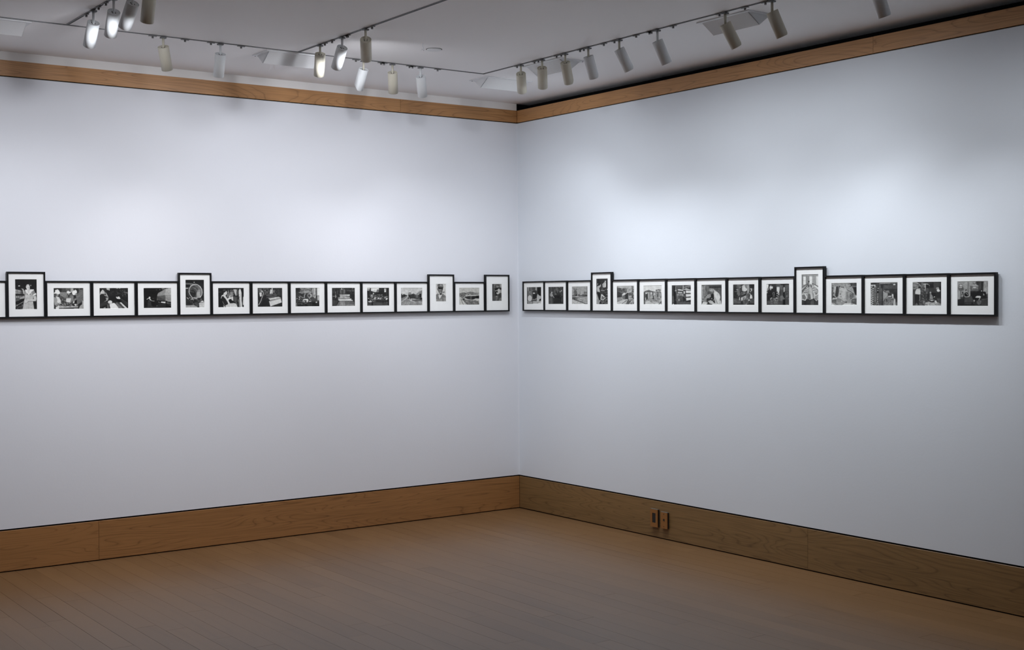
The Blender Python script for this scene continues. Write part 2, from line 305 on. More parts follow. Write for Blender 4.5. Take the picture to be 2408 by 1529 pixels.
PR['L7'] = ((15,162,20,132), """B 54;S 50 130 15 20 130 66 90 5;S 60 190 15 20 40 50 30 4;R 48 15 88 90 132;S 44 70 15 80 90 132 40 5;P 225 26 48 40 46 40 70 30 72;L 205 3.4 36 40 48 46 50 54 42 76 32 102 22 118;E 215 42 40 6 3;E 230 60 37 2.4 2
L 130 2 53 22 53 60;L 120 2.4 62 24 64 60;R 110 66 26 80 54;R 60 67 30 76 40;L 140 1.5 66 27 80 26;P 225 86 54 92 28 98 34 96 60;R 235 98 22 104 64;P 190 108 50 112 30 114 34 114 46;P 100 66 58 124 52 124 64 66 70;L 160 1.5 54 60 62 60
L 170 2 68 78 124 68;P 215 78 82 138 72 152 78 88 92;P 222 82 98 90 96 152 82 156 100 156 106 90 128 86 112;P 165 86 94 152 78 152 84 88 100;P 40 88 90 80 84 74 84 82 96;L 120 1.6 126 60 128 70;R 70 130 26 160 66;L 100 1.6 138 30 139 58;S 60 140 15 84 44 104 20 3""")
PR['L8'] = ((13,164,21,139), """B 80;R 60 13 21 38 48;R 150 68 22 120 55;S 90 200 44 22 122 52 60 7;L 70 1 44 32 120 34;L 90 1 44 40 120 44;R 235 122 22 126 80;R 120 127 22 130 66;R 235 131 22 138 66;R 120 139 22 148 70;R 240 149 22 164 70;R 190 150 72 162 100
E 175 104 70 14 14;E 90 98 70 8 9;L 220 2 92 60 90 72 98 82;L 225 2.5 98 84 104 92;L 200 3 36 50 58 56;L 180 2 58 52 74 58;L 215 3 78 58 70 66 70 84;L 190 2.4 40 72 58 82 74 84;P 70 42 58 68 58 64 76 46 74;L 90 2.6 82 60 88 78
E 200 36 86 7 10;E 60 29 86 9 9;E 215 24 88 3 3;P 235 56 98 70 90 92 92 94 100 88 113 84 112 80 98 62 100;L 200 2.6 62 100 66 120 70 122 70 104;R 225 96 104 112 108;R 190 104 96 114 98
R 48 13 112 164 139;S 40 62 13 108 164 139 30 6;P 90 116 84 150 84 152 104 110 104;P 70 94 112 120 106 116 139 90 139;E 225 144 112 5 4;R 150 17 115 24 138;P 210 132 66 140 70 140 88 130 84;S 60 200 16 84 90 124 70 3""")
PR['L9'] = ((12,164,20,142), """B 58;S 50 88 12 20 164 66 70 7;R 110 64 34 98 62;R 80 76 36 86 62;L 190 1.4 97 34 97 54;L 170 1.4 64 32 96 33;P 220 72 32 76 22 82 31;L 190 2 86 29 91 24;L 160 2 37 46 37 60;L 225 3 37 66 37 86;L 190 2.6 19 76 42 77;L 140 2 52 38 49 60
P 225 63 65 80 66 128 65 130 70 126 74 64 71;P 120 64 71 128 74 128 78 64 76;P 215 64 76 90 77 128 80 124 84 66 82;P 150 51 82 66 82 66 94 52 95;P 170 62 82 128 82 132 90 64 92;S 130 220 66 80 130 92 40 2.6;P 218 52 94 134 92 140 96 136 99 54 98
P 225 54 99 140 99 150 103 148 106 66 106 54 103;E 110 129 87 2 2;E 225 137 94 2.6 3;P 120 60 108 150 108 164 124 164 142 40 142;P 150 66 108 98 108 98 142 60 142;P 80 14 100 50 106 40 140 14 140;P 140 112 128 160 128 164 140 100 142
L 130 2 112 38 138 42;L 150 1.6 146 40 158 41;R 50 158 24 164 142;R 210 146 22 150 27""")
PR['L10'] = ((13,160,19,139), """B 56;P 235 40 21 92 21 92 32 78 32 78 46 64 48 56 42 40 42;S 150 240 50 36 90 50 40 3;R 130 78 34 91 50;R 215 14 22 34 31;R 190 14 34 30 39;R 56 94 20 124 72;P 235 126 26 138 26 138 48 128 50;R 90 129 32 136 36;R 70 25 42 38 72
E 210 56 58 5 4;R 40 14 42 24 66;S 60 230 30 64 118 98 150 4;S 60 225 120 74 152 96 40 4;P 230 138 88 150 87 144 100 136 98;P 220 18 108 36 106 48 112 34 118;L 215 3 32 98 42 108;S 70 190 44 92 78 112 26 4;P 215 20 86 34 90 20 92
E 235 66 86 4 4;E 235 90 89 4 4;P 220 94 96 106 88 104 96;R 82 14 114 160 139;S 70 110 40 112 160 139 30 6;R 52 42 116 52 139;R 38 150 96 160 139;P 70 92 96 140 98 140 108 92 108""")
PR['L11'] = ((12,155,19,138), """B 205;S 198 222 12 22 155 55 40 10;P 60 12 66 20 58 22 68 32 62 44 66 54 70 56 74 30 86 14 88;S 50 90 14 64 50 84 30 4;P 140 12 90 50 74 56 76 36 94 14 110;L 180 3 14 112 34 100 50 84 57 78;P 150 14 118 46 94 56 80 62 90 76 110 155 116 155 138 14 138
P 155 60 56 66 50 78 52 80 64 60 66;S 110 160 60 50 80 68 40 3;P 75 60 66 80 64 90 60 104 62 116 70 116 94 76 90 62 80;S 50 90 62 66 110 92 50 4;P 150 100 70 116 60 132 46 150 38 155 36 155 56 134 64;P 90 104 70 134 66 155 58 155 98 110 96
R 40 134 60 148 84;R 150 116 70 122 86;P 190 148 62 155 60 155 88 148 86;P 40 136 88 155 90 155 100 136 98;E 50 62 88 4 5;L 60 3 70 84 74 98;P 110 78 98 155 98 155 112 108 112 90 106;P 175 40 116 100 112 155 116 155 130 40 126
S 130 185 14 108 150 134 60 7;E 60 97 58 1.6 3;L 90 1.2 14 20 140 20;L 120 1.2 13 20 13 136;L 100 1.2 13 137 140 137""")
PR['L12'] = ((20,89,18,140), """B 214;S 205 228 20 20 89 90 30 8;L 180 1 20 22 89 21;L 190 1 70 82 89 80;E 120 50 30 19 13;P 130 33 28 42 20 62 20 69 30 70 42 50 38 34 42;E 170 54 30 8 6;E 80 43 26 3 3;P 105 33 40 50 37 70 40 68 45 34 44
P 60 34 42 70 42 66 60 44 56 36 50;P 118 32 46 44 54 66 60 64 76 60 84 52 88 42 80 36 68 31 60;E 175 44 59 4 3;E 185 54 60 3 4;P 40 40 44 69 43 65 59 56 54 48 57 42 52;E 50 56 66 4 2;E 200 50 75 5 2.4;L 60 1.6 46 78 58 80;L 80 1.4 46 69 60 70;E 150 50 83 6 3
L 70 3 64 76 74 77;R 60 73 71 77 79;P 50 44 86 60 82 60 92 50 95;P 135 21 92 34 84 46 94 44 124 60 94 64 84 82 98 89 108 89 140 21 140;P 222 36 96 46 94 58 94 62 92 54 110 45 124;L 95 2 34 96 44 122;L 95 2 64 94 48 124;L 100 2.4 24 94 26 130
P 160 22 122 60 124 64 138 22 138;P 165 70 112 88 112 88 138 72 136;L 105 1.8 64 94 68 128""")
PR['L13'] = ((11,160,16,142), """B 200;S 190 212 11 18 160 46 30 9;L 120 1.4 11 17 160 17;L 110 1.6 13 18 13 142;L 90 1.6 159 18 159 142;P 130 14 56 30 54 50 50 60 56 92 46 110 50 150 54 159 60 159 72 100 72 60 78 14 78;S 60 190 14 54 70 84 90 4;S 90 200 100 50 158 68 60 4
P 200 56 74 80 58 94 64 92 70 60 80;P 110 66 72 82 60 90 68;P 210 56 78 94 68 100 70 158 68 158 72 104 78 90 74 58 82;P 70 54 82 94 76 104 78 158 74 158 96 140 94 130 104 96 104 70 98 52 88;P 45 112 78 158 74 158 94 136 94 130 102 112 100
R 120 95 76 101 104;R 60 78 84 90 96;P 205 14 90 26 92 70 142 14 142;L 90 3 25 98 44 142;L 90 2.6 36 102 70 138;P 130 38 100 100 108 150 120 159 130 159 142 72 142;P 70 34 94 50 94 54 104 40 106;L 190 2.4 46 90 60 96 94 104
P 205 134 94 159 98 159 118 124 108 100 104 116 102;P 95 118 112 140 114 159 120 130 122;S 100 160 60 106 158 142 50 6;L 60 1 112 40 112 56;S 60 120 20 78 56 92 20 4""")
PR['L14'] = ((16,86,14,140), """B 100;R 80 16 14 36 100;R 140 30 18 40 60;R 170 72 16 84 44;R 60 16 14 22 140;L 120 2 26 20 26 110;P 95 42 18 58 15 68 20 74 40 58 46 36 46 34 36;P 155 46 28 60 28 70 38 52 42 48 36;P 60 30 48 46 46 66 40 80 42 86 50 78 58 68 50 50 50 36 58 32 56
P 40 36 46 60 46 62 54 50 58 44 60 38 62;P 210 60 50 70 50 73 62 72 78 66 88 54 90 48 84 48 76 60 74 56 66 56 58;P 220 48 58 52 58 54 66 48 66;E 200 41 65 3 3;P 35 38 70 44 68 54 70 60 74 56 78 48 74 40 82;E 205 53 84 5 4;P 40 38 78 46 76 46 86 56 92 56 100 40 102
R 200 73 58 84 80;L 110 2 80 56 80 88;P 90 22 96 40 100 60 94 70 84 78 80 86 92 86 140 16 140;P 200 36 102 42 106 44 112;E 215 50 105 4 3;L 40 3 52 110 34 138;P 125 44 112 58 106 54 140 36 140;L 50 2 64 112 56 138;P 135 68 118 86 112 86 140 62 140;L 60 2 72 92 72 128;P 75 58 90 72 84 70 104 60 104""")
PR['R0'] = ((16,119,15,141), """B 95;R 30 16 15 22 75;R 175 23 15 29 48;R 105 30 15 45 48;R 130 46 20 70 36;R 50 52 30 74 35;R 90 50 15 75 28;R 175 77 15 88 42;R 44 90 15 119 100;L 160 3 50 40 70 37;P 118 22 48 56 42 56 100 36 78 22 74;S 90 150 24 44 52 74 30 4;E 190 35 53 2.4 3;E 180 43 51 2.4 3
P 60 56 42 82 40 88 60 86 108 70 110 62 108 56 80;P 235 59 60 66 58 62 50 70 58 76 62 70 66 60 65;R 50 64 70 82 100;L 215 3 55 108 80 105 82 98;P 200 88 82 93 64 100 76 114 82 113 106 104 110 98 122 86 122;P 225 108 84 114 84 113 104 108 102
E 220 37 97 15 21;P 215 26 80 44 82 52 90 50 110 40 122 28 120;P 150 20 116 50 118 58 122 60 138 24 138;E 225 43 129 2 2;E 225 49 129 2 2;P 190 58 118 86 120 110 118 119 114 119 124 84 132 60 130;P 225 60 132 90 134 119 124 119 141 60 141;P 60 18 78 24 80 22 112 17 112;P 35 104 104 116 100 119 108 108 118""")
PR['R1'] = ((14,126,14,142), """B 62;R 88 18 16 42 92;R 60 42 14 60 60;R 96 18 92 44 137;R 82 100 18 120 44;P 110 66 18 80 18 92 44 84 54 78 50;R 110 51 16 57 22;E 190 94 20 2.6 3;E 190 17 33 3 2;P 120 60 32 66 32 66 76 61 76;L 110 3 55 30 56 78;L 130 3 68 30 76 44 82 58;P 130 66 64 73 64 73 74 67 74
P 46 44 60 56 78 72 78 100 68 110 84 112 136 46 136;S 38 60 44 78 112 136 50 6;E 225 40 56 4 5;P 150 34 58 40 62 44 84 34 86 24 80 26 66;P 175 36 62 42 62 42 86 34 86;L 190 4 41 64 46 80 56 93;P 80 22 82 42 88 44 96 20 94
E 215 101 50 3 6;E 225 112 46 4 6;P 78 102 58 118 54 120 84 112 84 102 70;L 110 4 115 92 113 122;E 90 102 87 3 3;R 34 120 16 126 142;R 38 14 16 18 142;L 95 2 60 137 118 134;S 70 100 46 20 118 60 30 5""")
PR['R2'] = ((10,127,10,142), """B 168;S 160 182 10 12 127 70 40 12;R 120 120 10 127 70;S 80 130 24 26 50 74 70 4;S 100 140 98 50 127 76 50 5;P 110 32 34 42 38 48 56 50 74 30 74 34 54;L 90 2 36 40 36 80;P 70 14 76 36 76 40 70 52 76 54 80 60 70 66 66 68 76 84 74 88 70 96 70 104 74 124 74 124 80 14 82
P 200 38 82 56 78 64 84 40 88;P 50 42 70 50 70 54 78 46 78;L 70 3 14 91 36 90 80 88 104 84 127 82;R 170 14 83 34 89;R 85 14 92 36 104;P 90 108 92 127 92 127 102 112 100;R 75 33 88 39 106;P 80 44 96 52 98 52 108 44 106;P 180 54 92 120 92 127 100 127 132 90 120 50 108
S 140 200 54 94 124 122 70 5;R 130 89 104 92 124;L 130 1.4 56 100 124 116;L 120 1.4 94 120 127 122;P 195 14 106 40 110 90 128 120 140 14 142;L 60 4.6 24 105 50 114 84 126 112 138 127 139;L 150 2 16 122 34 138;L 185 1.6 54 112 90 124 127 134;L 90 2 125 100 125 136""")
PR['R3'] = ((7,66,9,145), """B 56;R 80 7 10 14 100;R 48 16 14 46 40;R 68 30 26 40 64;S 44 90 40 70 66 130 60 4;E 215 15 38 2 2.4;P 190 10 58 14 48 24 46 28 40 31 44 28 54 22 58 26 76 22 80 12 78;E 32 21 42 5 4;P 205 22 78 26 78 24 90;P 44 12 78 24 80 28 92 30 108 28 122 22 122 14 104
P 185 38 40 44 32 50 26 52 21 56 23 56 30 56 50 52 57 40 56;P 225 51 32 55 34 55 54 50 56;E 215 53 24 2.6 3;L 205 2.6 32 71 48 73;L 170 1.6 35 65 41 64;R 70 32 76 48 90;E 225 63 66 2.6 3;E 215 66 34 2 3;E 150 53 68 2 2;E 205 65 82 2 1.4;E 140 50 82 2 1.4;E 140 57 82 2 1.4;L 170 2 56 94 64 94
P 205 32 92 36 90 44 98 50 106 46 108 36 100 32 118 28 116;L 225 3.4 31 118 42 120 52 110;L 210 2.4 36 98 50 106;P 120 34 104 46 108 42 116 34 116;L 175 1.4 54 108 62 107 63 112;L 150 1.4 53 112 54 142;P 165 7 92 12 90 18 110 22 122 22 144 8 144;P 200 24 122 28 122 24 142 20 142
P 100 32 122 48 122 48 134 32 134;E 190 37 136 3 1.6;E 190 45 133 2.4 1.4;P 26 24 130 32 130 34 144 22 144;R 95 48 132 66 144;E 120 60 120 5 3""")
PR['R4'] = ((11,132,11,144), """B 190;S 180 210 11 13 120 60 40 9;P 120 13 26 30 24 48 32 74 44 80 60 60 66 48 72 13 90;S 60 150 13 28 80 64 110 5;R 48 12 20 16 104;P 75 16 50 44 54 48 74 46 92 16 94;S 50 110 16 40 48 92 70 4;L 190 2 26 52 54 58;P 225 50 72 62 60 70 64 68 72 50 76;S 90 170 70 24 116 56 40 2.6
L 90 1.4 75 30 80 56;L 110 1 86 28 80 40;P 78 70 74 86 60 92 64 91 82 90 104 72 106 48 106 50 84 66 78;P 60 84 64 92 64 92 104 72 106 72 78;P 120 50 84 70 82 70 104 52 104;R 56 87 78 92 120;P 205 72 66 86 60 70 74;P 110 92 62 114 58 114 80 94 82
L 80 5 118 16 119 60;R 60 115 64 123 98;S 50 180 112 16 132 110 70 4;P 205 92 86 114 84 112 90 96 94;L 90 3 100 91 116 92;P 160 13 94 50 96 56 106 40 114 13 124;P 205 12 126 50 108 84 106 88 116 70 124 44 144 12 144;L 100 2.4 12 124 48 110;L 110 4 48 136 80 114
L 200 3 52 140 80 122;P 100 84 116 92 110 118 100 110 120 94 144 74 144;P 175 96 112 116 98 116 106 100 118;L 220 3 102 132 116 116;P 170 104 130 132 116 132 144 96 144;S 90 190 104 110 132 144 40 4""")
PR['R5'] = ((11,138,12,144), """B 222;S 216 230 11 15 138 44 20 9;L 150 1.6 11 14 138 13;L 150 1.4 12 14 12 56;P 110 16 54 30 48 48 43 66 50 92 56 126 56 134 68 126 70 60 62 16 60;S 80 150 96 40 130 54 40 4;P 165 12 58 60 58 96 60 134 62 138 80 138 144 12 144;S 130 205 12 60 138 144 120 7
P 95 12 56 22 60 30 72 32 100 24 116 12 116;R 205 24 62 40 70;P 210 26 66 40 62 36 74;L 40 5 39 68 38 90 38 104 32 108;P 50 30 72 42 66 42 102 30 106;R 190 42 60 48 98;R 150 50 60 60 94;E 215 66 66 4 6;L 75 5 76 56 76 78;L 45 6.6 79 86 80 104;P 40 72 102 84 98 84 106 72 106
L 215 2 94 58 80 80;L 60 4 109 58 109 88;E 60 110 86 3 6;L 120 4 117 66 118 80;P 40 126 56 132 62 131 66 127 64;E 50 47 54 5 1.6;P 205 12 120 60 122 110 130 136 142 12 144;L 90 2 90 112 104 120;L 110 2.4 60 124 90 136;L 50 3.2 134 122 116 143;L 70 3 132 122 134 143;L 110 2 34 104 48 116
E 50 17 110 4 3;P 200 24 94 29 94 29 114 22 112;P 115 12 112 24 120 24 140 12 143""")
PR['R6'] = ((13,144,12,147), """B 90;R 66 13 12 30 147;R 36 26 20 40 147;R 150 37 14 41 56;R 120 44 14 50 56;S 60 160 46 16 88 40 40 5;P 150 94 26 144 14 144 20 96 34;R 190 88 16 94 48;R 120 124 22 129 40;R 60 96 34 144 42;P 225 96 40 112 36 124 40 140 44 138 47 96 44;P 215 52 46 60 40 72 42 92 46 90 52 60 50
L 60 3 48 51 92 57;R 210 58 58 66 70;R 195 68 60 84 70;P 110 46 56 56 60 56 80 46 78;L 60 2 56 72 86 72;R 190 48 76 66 82;R 200 70 76 82 82;R 210 48 86 56 90;P 95 60 84 84 84 86 118 60 120;S 60 130 48 84 88 122 60 4;P 215 92 56 102 54 104 68 96 74;P 165 82 76 92 68 92 90 86 88
P 60 88 92 106 94 106 122 90 124;L 170 2 94 84 104 98;P 95 100 70 108 70 108 90 100 90;P 228 109 50 144 52 144 68 110 67;P 226 109 74 144 74 144 91 110 93;P 225 110 100 144 97 144 112 113 120;L 50 3 106 70 144 70;L 45 3.4 106 95 144 92;L 70 3 96 47 144 50;P 46 108 120 144 112 144 126 108 126
R 92 46 126 144 147;S 70 120 46 124 144 147 30 5;R 215 20 138 28 147;P 200 60 108 65 108 65 118 59 118;L 40 4 74 104 76 124;L 160 1.6 70 100 72 120;E 190 42 50 4 5;E 120 33 52 2 4;R 105 18 86 29 132;L 130 2 32 114 40 112;P 160 40 58 44 58 44 68;R 46 30 120 46 146""")
PR['R7'] = ((12,149,9,147), """B 100;R 85 60 10 149 22;R 50 64 22 146 32;R 95 96 32 144 120;R 44 144 20 149 147;R 170 16 18 28 104;R 130 28 18 34 104;R 185 34 16 39 88;R 70 40 20 46 46;R 150 46 18 51 80;R 120 51 22 64 56;P 120 44 20 64 20 66 56 44 54;L 90 2 24 20 24 96;L 80 2 30 40 31 88;R 100 52 56 66 70
P 150 60 46 70 34 84 34 96 44 100 54 90 60 84 72 78 64 70 56;E 190 80 48 8 7;P 110 70 56 82 62 92 60 94 70 82 76 76 66;P 50 76 76 96 70 98 112 84 122 66 112 72 92;P 45 84 122 100 108 106 130 96 136 84 126;P 218 92 36 100 48 120 60 134 78 138 94 132 120 134 147 116 147 104 130 98 108 96 80 94 68 98 54 94 46
P 175 100 90 112 110 126 140 114 136 102 112;P 205 130 120 140 114 148 147 128 147;P 160 54 78 62 73 74 74 76 92 66 96 58 100 52 110 46 124 36 124 26 118 32 104 44 88;E 120 65 86 3 3;P 150 12 108 34 108 50 112 46 128 28 126 14 118;P 50 46 108 54 100 72 106 76 114 56 118 48 122
P 195 56 120 74 114 88 120 100 136 90 144 66 134;P 40 56 122 64 130 70 147 56 144;P 215 14 144 24 126 40 126 54 130 46 144 24 147;P 215 84 138 108 132 130 144 130 147 84 147;E 195 82 104 3 5;P 170 88 114 98 106 96 116 90 118;P 80 12 118 24 124 16 138 12 136;P 30 72 138 84 140 88 147 70 147;S 70 120 100 34 142 60 20 5;L 190 1.4 102 44 134 76""")
PR['R8'] = ((12,148,13,145), """B 66;P 120 36 16 60 14 56 80 46 90 38 64;S 70 150 36 20 62 96 60 4;R 52 14 48 36 100;L 225 3 34 47 44 49;L 140 3 22 60 48 58;R 90 14 102 46 130;R 98 14 102 110 134;E 90 60 29 6 5;L 200 1.6 52 30 60 35 64 30;P 215 70 24 84 16 100 18 104 50 90 60 70 55;P 150 84 18 112 18 114 40 104 44 92 36
P 170 100 18 114 16 116 50 112 70 102 66;R 120 74 58 92 72;L 60 3 62 80 92 76;L 190 2.4 66 78 90 72;L 60 2.4 62 88 88 84;P 200 62 98 78 92 92 84 94 94 86 114 64 113;P 130 74 96 88 94 84 116 74 114;P 140 100 62 112 70 110 100 98 110 92 96 96 74;P 100 96 72 110 74 110 96 100 104
L 235 3.6 54 96 53 112;E 180 68 68 2 3;L 170 2.4 62 116 70 116;P 48 60 118 74 118 82 142 62 142;P 110 74 114 92 112 88 142 78 138;P 195 118 40 132 40 132 56 124 58 124 50;E 200 123 61 3 3;E 215 117 76 5 5;P 222 120 78 130 80 134 96 131 114 120 112 115 100 118 92;P 210 98 116 112 108 124 112 106 122
P 60 112 70 120 80 116 108 110 106;S 90 210 90 102 112 122 30 3;P 150 96 126 108 126 100 144 88 144;P 200 92 138 98 136 96 144;R 46 14 134 60 145;R 42 100 134 148 145;L 110 2 15 132 60 133;S 60 110 76 112 110 140 30 4;R 90 118 104 146 132;E 215 124 119 2 2;E 150 24 116 3 1.6;L 120 1.6 138 50 143 44 144 34;R 50 126 20 146 40""")
PR['R9'] = ((13,153,13,145), """B 60;P 235 14 16 26 16 26 28 20 44 18 60 14 58;P 130 20 40 28 30 32 44 26 70 20 66;E 225 17 67 3 4;R 225 34 30 53 43;P 230 37 28 42 20 42 52 37 52;R 105 72 14 100 26;R 110 96 24 114 50;R 230 76 32 94 60;L 150 1 76 37 94 37;L 140 1 76 54 94 54;P 215 80 60 92 60 92 84 84 82;R 40 76 27 94 31;R 215 118 36 134 52;P 210 118 52 132 52 126 60 118 66;E 200 131 62 3 4;L 140 1 118 44 134 44
R 84 98 50 114 90;R 95 124 20 150 60;R 42 114 66 124 110;P 80 124 60 152 60 152 144 128 144;S 70 130 126 66 152 140 40 4;R 44 22 52 50 110;L 90 2 22 86 40 85;E 130 58 74 8 9;E 50 58 74 4 4;R 100 52 80 64 94;P 34 64 66 74 62 86 70 86 84 76 92 66 94;E 110 76 62 5 4;E 225 79 73 3 4;L 205 3.4 76 84 90 94
P 215 34 106 46 96 50 98 40 108;E 240 40 111 3 3;P 205 70 100 80 94 82 104 72 108;E 190 66 111 3 3;P 90 36 112 84 112 84 142 36 142;S 60 190 38 98 84 138 90 4;P 120 84 90 92 86 96 130 86 132;P 215 98 102 104 104 103 122 100 122;P 200 102 98 114 95 115 102 104 105;L 170 2.4 112 92 124 106;P 120 96 90 110 84 122 100 118 120 104 130 96 112
L 215 2.4 120 126 120 140;R 34 112 110 128 144;R 88 14 118 40 142;S 70 120 14 116 110 144 50 5;R 84 84 118 112 144;L 140 1.6 142 100 150 108;E 150 138 90 4 3""")
PR['R10'] = ((7,82,6,145), """B 165;R 70 7 6 82 9;R 180 7 9 82 13;R 140 8 12 15 58;R 238 15 17 26 52;R 150 27 14 41 46;R 238 42 16 54 54;R 170 54 13 71 48;R 232 71 16 82 60;L 190 1 15 35 26 35;L 195 1 42 33 54 33;E 60 40 39 3 4;P 225 7 74 38 50 40 54 7 78;L 80 2.4 8 64 36 48;L 60 3 18 72 38 50;P 110 7 78 34 54 22 76 8 96
P 235 54 48 82 66 82 80 62 60;L 80 2.4 54 48 82 62;L 60 3.4 56 52 78 78;P 170 34 54 42 48 52 52 58 60 64 92 66 145 30 145 34 92 38 64;P 200 42 60 54 58 54 92 42 94;P 120 36 94 46 94 48 116 34 118;P 210 46 92 54 88 56 120 52 130;P 60 8 120 36 116 44 120 66 112 82 122 82 145 8 145;P 95 48 120 60 118 62 145 46 145
P 170 10 92 22 74 34 56 40 62 36 90 32 110 26 122 10 118;L 235 1.8 12 90 24 80 34 70;L 235 1.8 10 96 20 92 28 108;L 80 1.4 14 90 24 84;L 235 1.6 18 80 34 84;L 235 1.6 22 74 36 78;L 80 1.2 22 78 34 80;L 235 1.6 24 90 34 94;L 90 1.3 26 86 34 88;L 235 1.6 28 66 38 70;L 90 1.2 26 70 36 74;P 130 10 98 20 96 26 108 24 118 12 114;L 235 2.6 10 118 24 122 31 108 24 94
P 175 48 54 58 52 70 66 80 82 82 100 82 122 68 122 60 100 56 80;L 235 1.8 54 64 64 62;L 235 1.8 58 74 72 72;L 235 2 60 82 76 80;L 80 1.4 58 78 70 76;L 90 1.4 56 68 64 66;L 235 3 60 84 66 100 76 98 81 88;E 110 72 93 4 2;L 230 2.4 64 102 66 118 74 124;S 90 230 66 104 82 120 26 2.6;E 70 39 58 3 5;P 50 47 54 50 54 52 66 48 64""")
PR['R11'] = ((11,160,9,141), """B 168;S 150 190 11 10 110 60 50 9;R 100 11 12 15 120;R 110 15 32 24 46;R 90 14 50 20 100;E 60 20 26 2 3;R 140 20 46 24 60;P 195 30 30 38 30 36 68 30 70;P 82 40 30 54 29 56 60 52 84 44 94 34 84 36 60;P 52 56 28 66 28 60 34 58 46;P 60 68 32 76 32 74 42 70 40;P 45 76 34 84 32 82 44 77 42
P 192 60 34 96 40 106 60 104 108 70 118 52 104 56 60;P 205 74 46 90 46 92 100 72 100;L 130 1.6 58 54 80 62;P 150 98 60 110 60 108 108 98 108;L 70 2.6 104 50 124 60 142 74;L 225 1.6 108 46 144 70;P 75 120 12 160 10 160 82 148 78 140 50 136 38 120 30;S 50 110 116 12 158 34 30 5;L 150 3 120 33 160 31;P 60 140 36 160 36 160 80 150 70
S 90 210 92 14 124 36 30 4;R 190 98 17 106 30;P 120 118 74 140 70 144 96 122 102;S 80 190 116 76 142 104 40 3;L 225 2 128 106 136 104 141 92;P 215 148 88 160 82 160 94;P 100 130 104 160 98 160 136 128 124;E 130 140 112 8 5;E 30 25 68 3 3;P 40 20 84 30 86 30 94 22 94;L 230 4 20 101 42 98;P 110 16 106 42 106 40 130 16 122;P 70 22 92 36 92 36 98
E 150 54 112 14 14;L 200 1.4 42 112 50 122 60 124;L 90 2 64 104 82 116 98 126;E 110 99 120 5 4;P 165 24 130 60 126 92 124 80 136 40 141;P 228 12 124 30 138 40 141 12 141;P 225 72 140 92 126 110 128 124 126 130 136 142 130 160 138 160 141 72 141;L 60 2 34 130 50 132;E 90 68 88 3 2;L 150 1 66 40 66 86;E 100 63 74 3 4""")
PR['R12'] = ((10,165,11,144), """B 84;R 60 10 11 46 22;P 160 60 16 110 13 130 16 120 20 60 22;R 50 66 22 110 27;P 120 120 14 165 12 165 20 130 20;R 95 86 28 160 50;R 68 84 50 160 70;L 120 1.2 110 22 109 58;R 130 62 22 66 120;R 56 72 28 80 58;R 215 11 25 38 31
R 60 11 32 30 144;R 120 30 34 44 144;S 90 150 31 34 44 140 40 4;R 80 44 44 58 122;R 100 58 44 76 120;R 56 76 60 81 144;E 225 19 33 3 3;E 215 36 32 3 4;E 200 17 41 4 4;E 200 25 47 4 4;E 200 16 53 4 4;E 205 24 59 4 4;E 205 16 65 4 4;E 205 24 71 4 4;E 205 16 77 4 4;E 205 24 83 4 4;E 205 16 88 4 4;E 205 24 95 4 4;E 205 16 100 4 4;E 205 24 106 4 4;E 205 16 112 4 4;E 205 23 118 4 4;E 205 16 124 4 4;E 205 23 130 4 4;E 205 16 136 4 4;E 205 23 141 4 3
R 235 50 44 59 47;R 40 48 50 56 76;E 235 52 57 2.4 3;E 235 52 77 2.4 3;E 235 52 89 2.4 3;E 235 52 98 2.4 3;E 225 51 108 2.4 3;E 235 51 119 2.4 3;R 36 49 69 56 74;P 170 82 60 108 76 108 92 100 96 88 110 82 120;L 205 2 86 56 94 60 116 60;P 130 90 60 116 61 120 72 108 76 96 66
P 75 108 70 130 76 134 86 110 86;L 225 3 110 90 134 88;R 200 110 91 128 95;P 232 130 77 142 80 148 98 146 102 126 102 124 99 134 98 134 88;P 205 142 104 150 106 153 144 138 144;P 130 84 120 104 96 124 98 138 110 140 144 84 144;E 150 126 126 14 18;S 80 180 86 98 138 142 80 4;P 60 100 106 106 104 104 118 100 118;E 235 105 97 2.4 2
P 240 143 22 148 22 154 26 145 29 137 26;L 190 1.4 145 15 145 22;R 56 140 70 160 100;R 66 153 100 165 144;R 110 155 122 165 140;P 130 50 120 60 134 58 144 34 144;S 70 130 34 122 76 144 20 4;E 170 163 60 2 2""")
